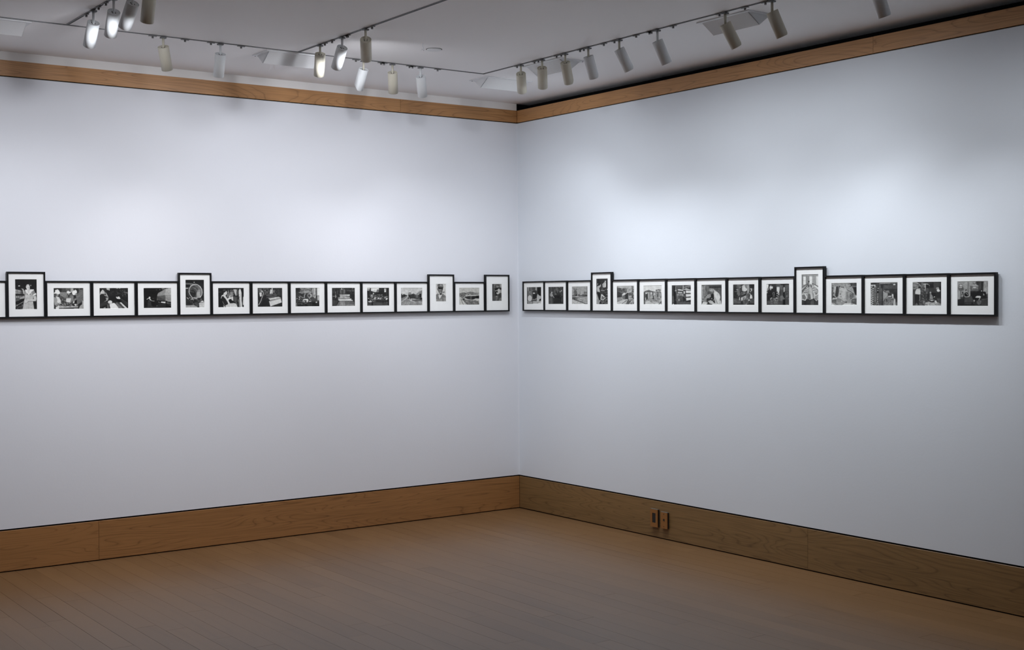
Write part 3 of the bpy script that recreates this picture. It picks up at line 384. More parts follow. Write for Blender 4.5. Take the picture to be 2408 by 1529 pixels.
PR['R13'] = ((12,176,8,144), """B 70;P 150 14 18 40 12 52 30 56 48 24 50 14 50;L 225 2.6 14 14 34 14 50 20 60 34;L 60 2 14 18 36 20 50 30;S 80 180 16 24 54 48 30 5;R 84 14 52 30 84;P 110 60 14 74 10 76 50 64 54 60 34;S 60 170 60 24 100 118 160 4;P 180 66 20 86 18 92 22 80 28;L 220 2.6 86 20 86 46 83 58;L 225 3 86 21 98 22 108 30
R 44 88 26 106 44;R 96 90 46 104 64;R 44 112 12 132 42;S 60 130 112 10 140 30 20 3;R 76 108 46 148 70;R 84 134 14 160 50;R 38 120 70 148 100;P 218 34 50 46 48 58 54 58 78 54 80 28 76 28 64;E 40 53 40 6 5;P 190 46 46 58 46 56 54 46 52;P 46 24 80 54 80 56 110 50 136 28 136 24 110;L 190 3 54 84 55 104 52 114
P 90 12 84 24 84 26 140 12 140;E 175 114 70 5 6;P 160 110 78 120 78 128 92 126 106 110 104;P 60 92 74 110 76 110 104 96 112;E 235 136 93 3 3;L 170 1.6 128 98 140 92;P 60 146 72 176 60 176 132 148 122 140 100;P 96 150 100 176 104 176 130 156 124;E 170 154 46 9 6;P 230 148 54 162 50 164 56 170 60 160 66 152 64;P 36 160 40 176 30 176 70 170 60
P 225 104 108 136 110 122 116;P 60 104 112 124 118 136 114 138 124 108 122;P 160 84 124 104 118 124 124 146 120 176 132 176 144 84 144;P 220 136 114 146 112 152 126 140 130;L 215 2.4 102 120 124 128 140 126;S 130 215 86 122 160 144 40 5;P 90 54 114 70 118 84 124 84 144 50 144;P 140 70 118 82 118 80 136 72 134;P 120 36 124 44 136 36 142 28 138;S 60 150 50 112 84 142 40 4""")
PR['R14'] = ((9,180,9,147), """B 62;P 168 10 12 80 12 112 12 114 32 82 36 82 90 60 100 44 90 28 106 10 110;R 140 66 14 76 86;S 150 180 10 14 64 70 20 12;P 66 114 10 154 10 152 70 128 68 128 36 116 30;R 90 126 12 140 60;P 175 154 12 180 12 180 96 168 80 160 70 152 68;P 150 170 14 180 14 180 90
E 100 104 22 7 6;E 205 104 20 4 3;P 190 86 36 96 30 112 28 126 34 126 37;L 200 1.6 84 39 126 39;R 112 82 40 126 64;S 120 165 90 40 124 60 20 6;E 215 101 44 4 3;E 215 109 44 4 3;P 42 82 64 152 66 152 90 82 92;E 90 92 68 3 6;E 90 113 69 3 6;E 50 92 68 1.6 4;E 50 113 69 1.6 4;E 235 143 64 2.6 3
E 118 29 36 12 12;E 205 30 34 8 7;P 115 15 44 22 38 42 38 46 52 44 62 26 62 16 56;L 235 2.6 21 44 36 44;L 80 3.4 29 62 30 96;L 70 2 30 82 40 82;E 48 40 72 3.6 6;L 60 4 42 76 46 94;P 78 26 96 42 96 38 114 30 112;P 50 10 110 30 106 50 110 90 120 110 147 10 147
E 40 59 61 5 6;E 190 60 64 3.6 4.4;P 36 50 74 60 68 68 74 74 88 68 94 52 92 48 84;L 200 2.4 57 74 70 86;P 190 50 90 60 94 80 88 80 92 70 97 54 96;P 86 50 98 72 96 88 90 96 110 98 124 84 124 48 124;R 100 50 127 86 131;E 190 55 137 3 1.4;E 190 82 137 3 1.4;R 66 48 131 86 140
P 40 90 92 130 92 128 110 100 114;P 230 108 98 118 90 132 90 144 96 132 101 116 101;L 215 2.8 136 100 128 112;P 190 98 114 104 110 108 116 102 124;E 36 158 76 9 9;E 44 164 88 6 10;P 205 151 74 160 86 153 88;P 44 140 94 160 88 168 96 166 104 138 104;E 100 176 88 7 10;P 96 140 108 176 102 178 108 150 116
P 112 116 118 130 112 142 116 140 132 128 140 118 130;P 76 142 114 178 110 178 138 140 140;L 120 2 120 126 132 138;E 160 101 130 2 1.4;L 90 1.4 24 126 30 128;L 110 1.4 140 138 172 137""")

def paint(spec, W, H, seed):
    (x0,x1,y0,y1), ops = spec
    SS=2; w,h=W*SS,H*SS
    X,Y=np.meshgrid(x0+(np.arange(w)+.5)/w*(x1-x0), y0+(np.arange(h)+.5)/h*(y1-y0))
    img=np.full((h,w),90.); rnd=random.Random(seed)
    def poly(v,P):
        ins=np.zeros((h,w),bool); n=len(P)
        for i in range(n):
            (ax,ay),(bx,by)=P[i],P[(i+1)%n]
            if ay==by: continue
            c=((ay>Y)!=(by>Y))&(X<(bx-ax)*(Y-ay)/(by-ay)+ax); ins^=c
        img[ins]=v
    def seg(v,wd,a,b):
        dx,dy=b[0]-a[0],b[1]-a[1]; L=dx*dx+dy*dy or 1e-9
        t=np.clip(((X-a[0])*dx+(Y-a[1])*dy)/L,0,1)
        img[(X-a[0]-t*dx)**2+(Y-a[1]-t*dy)**2<(wd/2)**2]=v
    for o in ops.replace('\n',';').split(';'):
        f=o.split()
        if not f: continue
        k=f[0]; q=[float(z) for z in f[1:]]
        if k=='B': img[:]=q[0]
        elif k=='R': img[(X>=q[1])&(X<=q[3])&(Y>=q[2])&(Y<=q[4])]=q[0]
        elif k=='P': poly(q[0],list(zip(q[1::2],q[2::2])))
        elif k=='E': img[((X-q[1])/q[3])**2+((Y-q[2])/q[4])**2<1]=q[0]
        elif k=='L':
            P=list(zip(q[2::2],q[3::2]))
            for a,b in zip(P,P[1:]): seg(q[0],q[1],a,b)
        elif k=='S':
            for _ in range(int(q[6])):
                cx=rnd.uniform(q[2],q[4]); cy=rnd.uniform(q[3],q[5]); r=q[7]*rnd.uniform(.3,.8); e=rnd.uniform(.5,2.2); v=rnd.uniform(q[0],q[1])
                m=(((X-cx)/r/e)**2+((Y-cy)/r)**2<1)&(X>=q[2])&(X<=q[4])&(Y>=q[3])&(Y<=q[5]); img[m]=img[m]*.25+v*.75
    img=img.reshape(H,SS,W,SS).mean((1,3))
    p=np.pad(img,1,mode='edge')
    bl=(p[:-2,1:-1]+p[2:,1:-1]+p[1:-1,:-2]+p[1:-1,2:]+p[:-2,:-2]*.7+p[2:,2:]*.7+p[:-2,2:]*.7+p[2:,:-2]*.7)/6.8
    img=.5*img+.5*bl
    rs=np.random.RandomState(seed)
    for k,a in ((2,5.),(4,6.),(9,6.)):                  # soft mottling at three sizes, as in an old print
        g=rs.normal(0,1,(H//k+3,W//k+3)); yy=np.linspace(0,H/k,H); xx=np.linspace(0,W/k,W); yi=yy.astype(int); xi=xx.astype(int); fy=(yy-yi)[:,None]; fx=(xx-xi)[None]
        img=img+a*((g[yi][:,xi]*(1-fy)+g[yi+1][:,xi]*fy)*(1-fx)+(g[yi][:,xi+1]*(1-fy)+g[yi+1][:,xi+1]*fy)*fx)*np.clip(img/120,.35,1)*np.clip((262-img)/60,.2,1)
    img=img+rs.normal(0,3,img.shape)
    return np.clip(img,18,248)


BAR, TF, GAP, REB = .0094, .0285, .007, .0105     # frame face, front distance, stand-off, mat recess
def frame_thing(wall, c0, c1, z0, z1, win, key, label, group, idx):
    """c0..c1, z0..z1 = the visible mat; local x runs along the wall, local -y points into the room"""
    cx = (c0+c1)/2; hw = abs(c1-c0)/2; h = z1-z0
    root = empty('framed_photograph', (0, 0, 0))
    if wall == 'L': root.location = (cx, 0, z0)
    else: root.location = (0, cx, z0); root.rotation_euler = (0, 0, -math.pi/2)
    tag(root, label, 'framed photo', group)
    bm = bmesh.new()
    o, i = hw+BAR, hw; yo, yf, yb = -GAP, -TF, -TF+REB
    def loop(w, zb, zt, y): return ring(bm, [(-w, y, zb), (w, y, zb), (w, y, zt), (-w, y, zt)])
    A = loop(o, -BAR, h+BAR, yo); B = loop(o, -BAR, h+BAR, yf+.0006); B2 = loop(o-.0006, -BAR+.0006, h+BAR-.0006, yf)
    C2 = loop(i+.0006, -.0006, h+.0006, yf); C = loop(i, 0, h, yf+.0006); D = loop(i, 0, h, yb); 
    for p, q in ((A, B), (B, B2), (B2, C2), (C2, C), (C, D)):
        for k in range(4): bm.faces.new([p[k], p[(k+1) % 4], q[(k+1) % 4], q[k]])
    bm.faces.new(A[::-1]); bm.faces.new(D)
    bmesh.ops.recalc_face_normals(bm, faces=bm.faces)
    obj('frame', bm, M['frame'], root)
    # a small hidden cleat carries the frame off the wall
    bm = bmesh.new(); box(bm, -hw*.6, hw*.6, -GAP, 0, h*.6, h*.75); obj('hanging_cleat', bm, M['black'], root)
    wx0, wx1, wz0, wz1 = win; ym = yb-.0004; yp = ym+.0  # mat face
    T = .0016
    bm = bmesh.new()
    O = ring(bm, [(-hw+.0003, ym-T, .0003), (hw-.0003, ym-T, .0003), (hw-.0003, ym-T, h-.0003), (-hw+.0003, ym-T, h-.0003)])
    I = ring(bm, [(wx0-.001, ym-T, wz0-.001), (wx1+.001, ym-T, wz0-.001), (wx1+.001, ym-T, wz1+.001), (wx0-.001, ym-T, wz1+.001)])
    J = ring(bm, [(wx0, ym-.0002, wz0), (wx1, ym-.0002, wz0), (wx1, ym-.0002, wz1), (wx0, ym-.0002, wz1)])
    for k in range(4):
        bm.faces.new([O[k], O[(k+1) % 4], I[(k+1) % 4], I[k]])
        f = bm.faces.new([I[k], I[(k+1) % 4], J[(k+1) % 4], J[k]]); f.material_index = 1
    obj('mat_board', bm, [M['mat'], M['bevel']], root)
    # the print itself, a fine grid carrying its grey tones
    pw, ph = wx1-wx0+.004, wz1-wz0+.004; nx, nz = int(pw/.0014), int(ph/.0014)
    im = np.clip((paint(PR[key], nx, nz, idx+3)[::-1]-24)*1.10, 8, 250)/255.
    lin = np.where(im <= .04045, im/12.92, ((im+.055)/1.055)**2.4)*PRINT_GAIN
    xs = np.linspace(wx0-.002, wx1+.002, nx); zs = np.linspace(wz0-.002, wz1+.002, nz)
    co = np.empty((nz, nx, 3)); co[..., 0] = xs[None]; co[..., 1] = ym-.0001; co[..., 2] = zs[:, None]
    q = (np.arange(nz-1)[:, None]*nx+np.arange(nx-1)[None]).ravel()
    fa = np.stack([q, q+1, q+nx+1, q+nx], 1)
    me = bpy.data.meshes.new('photo_print'); me.vertices.add(nx*nz); me.vertices.foreach_set('co', co.ravel())
    me.loops.add(fa.size); me.loops.foreach_set('vertex_index', fa.ravel().astype(np.int32))
    me.polygons.add(len(fa)); me.polygons.foreach_set('loop_start', (np.arange(len(fa))*4).astype(np.int32))
    me.update(calc_edges=True)
    warm = PRINT_WARM.get(key, (1., 1., .97))
    colr = np.ones((nz, nx, 4)); 
    for c in range(3): colr[..., c] = lin*warm[c]
    ca = me.color_attributes.new('tone_rgb', 'FLOAT_COLOR', 'POINT'); ca.data.foreach_set('color', colr.ravel())
    me.materials.append(M['print']); link(bpy.data.objects.new('photo_print', me), root)
    # glazing
    bm = bmesh.new(); yg = ym-T-.0012
    v = ring(bm, [(-hw+.0004, yg, .0004), (hw-.0004, yg, .0004), (hw-.0004, yg, h-.0004), (-hw+.0004, yg, h-.0004)]); bm.faces.new(v)
    obj('glazing', bm, M['glass'], root)
    return root

LAND, TALL = (.2565, .2035), (.2022, .2570)
# key, centre along the wall, tall?, window kind, label
GL = 'black-framed photographs hung edge to edge on the left wall'
GR = 'black-framed photographs hung edge to edge on the right wall'
LEFT = [
 ('L0', -3.8795, 0, 'n', 'black framed photograph cut off by the left picture edge, beside the standing woman portrait'),
 ('L1', -3.6312, 1, 't', 'tall black framed photograph of a woman in light apron beside spinning machine'),
 ('L2', -3.3818, 0, 'n', 'black framed photograph of three workers in white head cloths bent over a table'),
 ('L3', -3.1057, 0, 'n', 'black framed photograph of a worker reaching over a long bright cloth roller'),
 ('L4', -2.8292, 0, 'n', 'black framed dark photograph of a small figure facing a large pale machine hood'),
 ('L5', -2.5819, 1, 't', 'tall black framed photograph of a huge round steel ring section in a workshop'),
 ('L6', -2.3346, 0, 'n', 'black framed photograph of a seated woman in white apron working at a machine'),
 ('L7', -2.0583, 0, 'n', 'black framed photograph of a big white roll of cloth on a loom'),
 ('L8', -1.7826, 0, 'n', 'black framed photograph of curved pipes and wheels before a bright slatted wall'),
 ('L9', -1.5072, 0, 'n', 'black framed photograph of a stack of white cloth rolls in a dark room'),
 ('L10', -1.2325, 0, 'n', 'black framed photograph of a crowded dark workroom below a bright window'),
 ('L11', -.9570, 0, 'n', 'black framed photograph of a country road with wooden houses on its right'),
 ('L12', -.7082, 1, 's', 'tall black framed small portrait of a man in cap with a pipe'),
 ('L13', -.4603, 0, 'n', 'black framed photograph of a street running past low rooftops under pale sky'),
 ('L14', -.2104, 1, 's', 'tall black framed small portrait of a man in hat and moustache, nearest the corner'),
]
RIGHT = [
 ('R0', -.2270, 0, 'n', 'black framed photograph of two white sacks beside a dark opening, nearest the corner'),
 ('R1', -.4930, 0, 'n', 'black framed dark photograph of a man in pale shirt reaching into machinery'),
 ('R2', -.7685, 0, 'n', 'black framed photograph of a snowy field with tree and slanting road edge'),
 ('R3', -1.0165, 1, 't', 'tall black framed photograph of a man in white shirt standing over a frame'),
 ('R4', -1.2640, 0, 'n', 'black framed photograph of a dark peaked shed on a snowy wooded lane'),
 ('R5', -1.5378, 0, 'n', 'black framed pale photograph of a roofed yard on posts under blank sky'),
 ('R6', -1.8124, 0, 'n', 'black framed photograph of workers beside high stacks of white bales'),
 ('R7', -2.0870, 0, 'n', 'black framed photograph of two people in pale clothes bending close together'),
 ('R8', -2.3629, 0, 'n', 'black framed photograph of a machine with white bundle and worker at right'),
 ('R9', -2.6392, 0, 'n', 'black framed photograph of a dim mill room with three bright windows'),
 ('R10', -2.8857, 1, 't', 'tall black framed photograph of an aisle between rows of white coils'),
 ('R11', -3.1330, 0, 'n', 'black framed pale photograph of a torn hanging sheet among cords'),
 ('R12', -3.4071, 0, 'n', 'black framed photograph of columns of round bobbins beside a seated worker'),
 ('R13', -3.6821, 0, 'n', 'black framed photograph of a man in white shirt, a child and a capped man'),
 ('R14', -3.9574, 0, 'n', 'black framed photograph of two people sitting by a round stove and lamp, last at right'),
]
def hang(rows, wall, grp):
    for n, (key, c, tall, kind, label) in enumerate(rows):
        w, h = TALL if tall else LAND
        if wall == 'R' and n == 0: w = .2500
        z0 = 1.5109 if wall == 'L' else 1.5140-.0032*abs(c)
        if kind == 'n': ww, wh, zb = .1765, .1245, .0440
        elif kind == 't': ww, wh, zb = .1232, .1770, .0440
        else: ww, wh, zb = .0848, .1262, .0703
        hang_ = frame_thing(wall, c-w/2, c+w/2, z0, z0+h, (-ww/2, ww/2, zb, zb+wh), key if key in PR else 'L4', label, grp, n)
hang(LEFT, 'L', GL); hang(RIGHT, 'R', GR)

# ------------------------------------------------------------------ lighting track
def track(name, x0, x1, y0, y1, label, parts=True):
    root = empty(name, ((x0+x1)/2, (y0+y1)/2, ZC)); tag(root, label, 'lighting track', 'ceiling lighting tracks')
    cx, cy = root.location.x, root.location.y; hw = .0075
    alongx = abs(x1-x0) > abs(y1-y0); L = (abs(x1-x0) if alongx else abs(y1-y0))/2
    def bar(bm, a, b, s0, s1, z0, z1):
        if alongx: box(bm, a, b, s0, s1, z0, z1)
        else: box(bm, s0, s1, a, b, z0, z1)
    bm = bmesh.new(); bar(bm, -L, L, -hw, -hw+.004, -.003, 0); bar(bm, -L, L, hw-.004, hw, -.003, 0); obj('rail', bm, M['steel'], root)
    bm = bmesh.new(); bar(bm, -L, L, -hw+.004, hw-.004, -.0015, 0); obj('slot', bm, M['track'], root)
    return root
TXL, TY, TXM, TXN, TXR = -9.2, -.935, -2.290, -3.647, -.953
track('lighting_track', TXL, TXR+.009, TY, TY, 'thin grey ceiling track running along the left wall')
track('lighting_track', TXR, TXR, TY-.0095, -9.5, 'thin grey ceiling track running along the right wall from its corner joint')
track('lighting_track', TXM, TXM, TY-.0095, -9.5, 'thin grey ceiling track meeting the long one above the middle of the left wall')
track('lighting_track', TXN, TXN, TY-.0095, -9.5, 'thin grey ceiling track at top left carrying the four brightly lit lamps')

# small connector clips seated in the tracks
def clip(x, y, alongx, label):
    bm = bmesh.new()
    if alongx: box(bm, -.022, .022, -.0075, .0075, -.009, -.0052); cyl(bm, .006, -.019, -.009, 10)
    else: box(bm, -.0075, .0075, -.022, .022, -.009, -.0052); cyl(bm, .006, -.019, -.009, 10)
    o = obj('track_clip', bm, M['clip']); o.location = (x, y, ZC); tag(o, label, 'clip', 'small metal clips in the ceiling tracks')
def px_on_track(u, v):
    d = fw*1.0 + RT*((u-W/2)/F_PX) - UP*((v-H/2)/F_PX); t = (ZC-CAM.z)/d.z; return CAM+d*t
def track_s(u, axis, fixed, z=ZC):
    """where along a track a given image column falls: axis 'x' = track with y fixed, 'y' = track with x fixed"""
    d = fw + RT*((u-W/2)/F_PX); n = d.cross(UP)          # the vertical plane through the column
    if axis == 'x': return CAM.x - (n.y*(fixed-CAM.y)+n.z*(z-CAM.z))/n.x
    return CAM.y - (n.x*(fixed-CAM.x)+n.z*(z-CAM.z))/n.y
CL = 'small dark clip hanging from the track along the left wall'
for u in (359, 435, 496, 567, 837, 896, 903, 963, 970, 1029):
    clip(track_s(u, 'x', TY), TY, True, CL)
CR = 'small dark clip hanging from the track along the right wall'
for u in (1216, 1257, 1266, 1309, 1320, 1364, 1373, 1420, 1445, 1496, 1527, 1532, 1583, 1692, 1752, 1800):
    clip(TXR, track_s(u, 'y', TXR), False, CR)
CM = 'small dark clip hanging from the middle ceiling track'
for u in (764, 781, 816, 818, 875): clip(TXM, track_s(u, 'y', TXM), False, CM)
CN = 'small dark clip hanging from the top left ceiling track'
for u in (203, 232, 249): clip(TXN, track_s(u, 'y', TXN), False, CN)

# ------------------------------------------------------------------ track lamps (cylinder cans)
RC, LC = .0305, .132
def can(name, stem_at, top_px, bot_px, ratio, mt, cut, label, group, stem_mt=None, L=LC):
    sx, sy = stem_at
    # view ray and direction of the can axis from the picture
    dv = (Vector((sx, sy, ZC-.08))-CAM).normalized()
    ax, ay = bot_px[0]-top_px[0], bot_px[1]-top_px[1]; n = math.hypot(ax, ay); ax /= n; ay /= n
    s = ratio; c = math.sqrt(1-s*s)
    right = dv.cross(Vector((0, 0, 1))).normalized(); upv = right.cross(dv)
    # undo the small image roll
    ax, ay = ax*cr+ay*sr, ay*cr-ax*sr
    d = (c*(ax*right-ay*upv)+s*dv).normalized()
    # depth of the pivot: where the lamp hangs under its stem
    depth = (Vector((sx, sy, ZC-.08))-CAM).dot(fw)
    def unproj(px): return CAM+(fw+RT*((px[0]-W/2)/F_PX)-UP*((px[1]-H/2)/F_PX))*depth
    top = unproj(top_px)
    top.x += 0; piv = Vector((sx, sy, top.z))
    root = empty(name, (sx, sy, ZC)); tag(root, label, 'track light', group)
    smt = stem_mt or mt
    bm = bmesh.new(); box(bm, -.016, .016, -.012, .012, -.014, -.0052, 0, .002)
    obj('track_adapter', bm, M['steel'], root)
    bm = bmesh.new(); cyl(bm, .0068, piv.z-ZC-.012, -.014, 14); obj('stem', bm, smt, root)
    # housing: axis = d, local frame with X pointing toward the cut (lower) lip
    zax = -d; 
    tow = Vector((d.x, d.y, 0)); tow = tow.normalized() if tow.length > .05 else Vector((1, 0, 0))
    if cut and cut != 1: tow = Vector(cut)
    xax = (tow-zax*tow.dot(zax)).normalized(); yax = zax.cross(xax)
    R = Matrix((xax, yax, zax)).transposed().to_4x4()
    T = Matrix.Translation(piv-root.location) @ R
    n = 40; bm = bmesh.new()
    def rim(r, z, cutting=False):
        pts = []
        for i in range(n):
            a = 2*math.pi*i/n; cc = math.cos(a)
            zz = z
            if cutting and cut: zz = z+.028*max(0, (cc-.3)/.7)**1.4
            pts.append((r*math.cos(a), r*math.sin(a), zz))
        return ring(bm, pts)
    # recessed top disc with a raised lip, open mouth with an inner baffle
    t_in = rim(RC-.0022, -.0015); t_lip0 = rim(RC-.0022, .0016); t_lip1 = rim(RC-.0005, .0022); o0 = rim(RC, .0015); o1 = rim(RC, -L, True); i1 = rim(RC-.002, -L, True); i0 = rim(RC-.002, -L*.45)
    bm.faces.new(t_in)
    for p, q in ((t_in, t_lip0), (t_lip0, t_lip1), (t_lip1, o0), (o0, o1), (o1, i1), (i1, i0)): bridge(bm, q, p)
    bm.faces.new(i0[::-1])
    for f in bm.faces: f.smooth = len(f.verts) == 4
    bmesh.ops.transform(bm, matrix=T, verts=bm.verts); bmesh.ops.recalc_face_normals(bm, faces=bm.faces)
    hs = obj('housing', bm, mt, root)
    # dark notch in the top disc where the stem enters, and a set screw
    bm = bmesh.new(); 
    box(bm, -.009, .010, -.009, .009, -.0022, -.0009); cyl(bm, .0016, -.0022, -.0008, 8, .0175, 0)
    bmesh.ops.transform(bm, matrix=T, verts=bm.verts); obj('stem_slot', bm, M['hole'], root)
    bm = bmesh.new(); cyl(bm, RC-.003, -L*.47, -L*.455, 24); bmesh.ops.transform(bm, matrix=T, verts=bm.verts); obj('lamp_face', bm, M['bulb'], root)
    mouth = piv+d*(L+.004)
    return mouth, d
GT = 'cylinder track lights hanging from the ceiling'
CANS = {}
def addcan(k, axis, fixed, stem_u, top, bot, ratio, mt, cut, label, stem=None):
    if axis == 'x': st = (track_s(stem_u, 'x', fixed), fixed)
    else: st = (fixed, track_s(stem_u, 'y', fixed))
    CANS[k] = can('track_light', st, top, bot, ratio, M[mt], cut, label, GT, M[stem] if stem else None)
addcan('L1', 'x', TY, 383.6, (382.8, 110.7), (391.2, 160.5), .30, 'cream', 0, 'cream track light leaning right, leftmost on the track along the left wall')
addcan('L2', 'x', TY, 518.2, (518.6, 127.6), (514, 175), .30, 'white', 0, 'pale grey track light second from left along the left wall')
addcan('L3', 'x', TY, 854.8, (856.2, 163), (844.2, 206.6), .28, 'white', (-1, .3, 0), 'white track light leaning left right below a bigger brown shaded one', 'cream')
addcan('L4', 'x', TY, 922.8, (921.9, 171.2), (923.6, 213), .36, 'cream', 0, 'cream track light second from right end of the left wall track')
addcan('L5', 'x', TY, 989, (988.7, 180.5), (992.8, 222.3), .36, 'white', 0, 'white track light last toward the corner on the left wall track')
addcan('M1', 'y', TXM, 752.7, (753.6, 127.7), (750.8, 174.8), .40, 'cream', 0, 'cream track light with lit lower half, lowest on the middle track')
addcan('M2', 'y', TXM, 804.5, (805.7, 112.4), (792.4, 157), .45, 'white', 0, 'bright white track light leaning left on the middle track')
addcan('M3', 'y', TXM, 859.7, (859.5, 93.6), (860.7, 136), .60, 'cream', 0, 'shaded beige track light highest on the middle track below a bright ceiling patch')
addcan('N1', 'y', TXN, 219.4, (220.8, 54), (211.3, 103.7), .45, 'white', 0, 'white track light lowest of four at the top left')
addcan('N2', 'y', TXN, 267.4, (267.4, 28.6), (259.9, 77.8), .50, 'white', 0, 'white track light second of four at the top left, lit on its lower part')
addcan('N3', 'y', TXN, 311.5, (310, 8), (293.9, 57.8), .42, 'white', 0, 'brilliantly lit white track light third of four at the top left')
addcan('N4', 'y', TXN, 352, (350.5, -14), (345, 35.6), .30, 'cream', 0, 'shaded grey-beige track light cut by the top edge at top left')
addcan('R1', 'y', TXR, 1224.9, (1225.1, 174.4), (1227.8, 213.8), .56, 'cream', 0, 'cream track light lit on its right side, nearest the corner on the right wall track')
addcan('R2', 'y', TXR, 1274.7, (1273.9, 160.7), (1275.5, 204.7), .46, 'cream', 0, 'beige upright track light second from the corner on the right wall track')
addcan('R3', 'y', TXR, 1329, (1328.3, 147.8), (1337.4, 193.5), .36, 'cream', (1, -.2, 0), 'beige track light third from the corner on the right wall track')
addcan('R4', 'y', TXR, 1383.4, (1382.1, 133.3), (1394.4, 177.6), .15, 'white', (1, -.2, 0), 'grey-white track light fourth from the corner, tilted to the right wall', 'cream')
addcan('R5', 'y', TXR, 1456.2, (1454.2, 116.3), (1475.6, 159.7), .12, 'white', (1, -.2, 0), 'grey-white track light fifth from the corner with steep tilt and slanted mouth', 'cream')
addcan('R6', 'y', TXR, 1545.9, (1544.4, 96.9), (1564.4, 144.7), .08, 'white', 0, 'grey-white track light with square cut mouth and black screw hole on the right track')
addcan('R7', 'y', TXR, 1705.3, (1703.3, 56.9), (1726.7, 102.7), .08, 'cream', (1, -.2, 0), 'cream track light in front of the white wall washer at upper right')
addcan('R8', 'y', TXR, 1815.6, (1814.4, 28), (1835.4, 78.8), .02, 'cream', (1, -.2, 0), 'cream track light right of the white wall washer at upper right')
addcan('R9', 'y', TXR, 2060, (2062, -26), (2078, 25), .02, 'white', (1, -.2, 0), 'single track light cut by the top edge at far upper right')

# ------------------------------------------------------------------ recessed wall washers: a flange and a hanging scoop
def washer(x, y, rot, label, Ln=.335, D=.185, drop=.062):
    root = empty('wall_washer', (x, y, ZC)); root.rotation_euler = (0, 0, rot)
    tag(root, label, 'ceiling light', 'white recessed wall washers in the ceiling')
    # local x along the wall, local +y toward the wall
    bm = bmesh.new(); z0, z1 = -.006, 0; a, b = Ln/2+.022, D/2+.012
    box(bm, -a, a, -b, -b+.018, z0, z1); box(bm, -a, a, b-.018, b, z0, z1); box(bm, -a, -a+.022, -b+.018, b-.018, z0, z1); box(bm, a-.022, a, -b+.018, b-.018, z0, z1)
    obj('flange', bm, M['washer'], root)
    bm = bmesh.new(); t = .0022; hx = Ln/2
    y0, y1 = -D/2+.006, D/2-.012; yb = y0+.088         # back panel slopes down toward the wall side
    def slab(p):                                        # thin plate from a quad, extruded up/back
        vs = [bm.verts.new(q) for q in p]; f = bm.faces.new(vs); nrm = Vector(f.normal) if f.normal.length else Vector((0, 0, 1))
        f.normal_update(); nrm = f.normal.copy()
        ws = [bm.verts.new(Vector(q)+nrm*t) for q in p]; bm.faces.new(ws[::-1])
        for i in range(4): bm.faces.new([vs[i], ws[i], ws[(i+1) % 4], vs[(i+1) % 4]])
    bx = hx
    slab([(-hx, y0, -.004), (hx, y0, -.004), (bx, yb, -drop), (-bx, yb, -drop)])
    obj('scoop', bm, M['washer'], root)
    for s in (-1, 1):
        bm = bmesh.new()
        P = [(s*hx, y0, -.004), (s*hx, y1, -.004), (s*(bx-.0), yb, -drop)]
        vs = [bm.verts.new(q) for q in P]; f = bm.faces.new(vs); ws = [bm.verts.new((q[0]-s*t, q[1], q[2]-.0)) for q in P]; bm.faces.new(ws[::-1])
        for i in range(3): bm.faces.new([vs[i], ws[i], ws[(i+1) % 3], vs[(i+1) % 3]])
        bmesh.ops.recalc_face_normals(bm, faces=bm.faces)
        obj('end_cheek', bm, M['washer'], root)
        bm = bmesh.new(); cyl(bm, .003, -.0085, -.006, 8, s*(hx+.008), D/2-.002); obj('screw', bm, M['hole'], root)
    bm = bmesh.new(); box(bm, -hx+.002, hx-.002, -D/2+.008, D/2-.012, -.0030, -.0004); obj('recess', bm, M['washer'], root)
washer(-2.285, -.795, 0, 'white trapezoid wall washer in the ceiling over the left wall, below the middle track')
washer(-4.010, -.800, 0, 'white trapezoid wall washer cut by the left picture edge')
washer(-.70, -.78, 0, 'white wall washer at the room corner behind the first lamp')
washer(-.79, -1.48, -math.pi/2, 'white wall washer behind the second and third lamps of the right track')
washer(-.785, -3.05, -math.pi/2, 'white wall washer at upper right partly behind a cream lamp')

# ------------------------------------------------------------------ ceiling detector ring and a loose wire
bm = bmesh.new(); n = 40
a = ring(bm, circle(.043, 0, n)); b = ring(bm, circle(.044, -.004, n)); c = ring(bm, circle(.041, -.0065, n)); d_ = ring(bm, circle(.038, -.0065, n))
bridge(bm, a, b); bridge(bm, b, c); bridge(bm, c, d_); bm.faces.new(d_); bmesh.ops.recalc_face_normals(bm, faces=bm.faces)
o = obj('cover_disc', bm, M['washer']); 
root = empty('ceiling_sensor', (-1.662, -1.452, ZC)); o.parent = root
bm = bmesh.new(); a = ring(bm, circle(.0475, -.0012, n)); b = ring(bm, circle(.0435, -.0012, n)); bridge(bm, a, b); a2 = ring(bm, circle(.0475, 0, n)); bridge(bm, a, a2)
obj('dark_rim', bm, M['hole'], root)  # dark ring around the edge of the cover disc
tag(root, 'small round white disc with a dark rim set in the ceiling', 'sensor')
def tube(name, pts, r, mt):
    cu = bpy.data.curves.new(name, 'CURVE'); cu.dimensions = '3D'; cu.bevel_depth = r; cu.bevel_resolution = 2; sp = cu.splines.new('NURBS'); sp.points.add(len(pts)-1)
    for p_, q in zip(sp.points, pts): p_.co = (*q, 1)
    sp.use_endpoint_u = True; sp.order_u = 3; tmp = bpy.data.objects.new(name, cu); COL.objects.link(tmp)
    dg = bpy.context.evaluated_depsgraph_get(); me = bpy.data.meshes.new_from_object(tmp.evaluated_get(dg)); bpy.data.objects.remove(tmp)
    me.materials.clear(); me.materials.append(mt); o = bpy.data.objects.new(name, me); COL.objects.link(o); return o
wx, wy = -1.815, -1.575
P = [(0, 0, 0), (.0, 0, -.006), (-.002, .001, -.018), (.003, 0, -.028), (.006, 0, -.038), (.004, 0, -.046), (-.004, 0, -.038), (-.010, 0, -.036), (-.011, 0, -.046)]
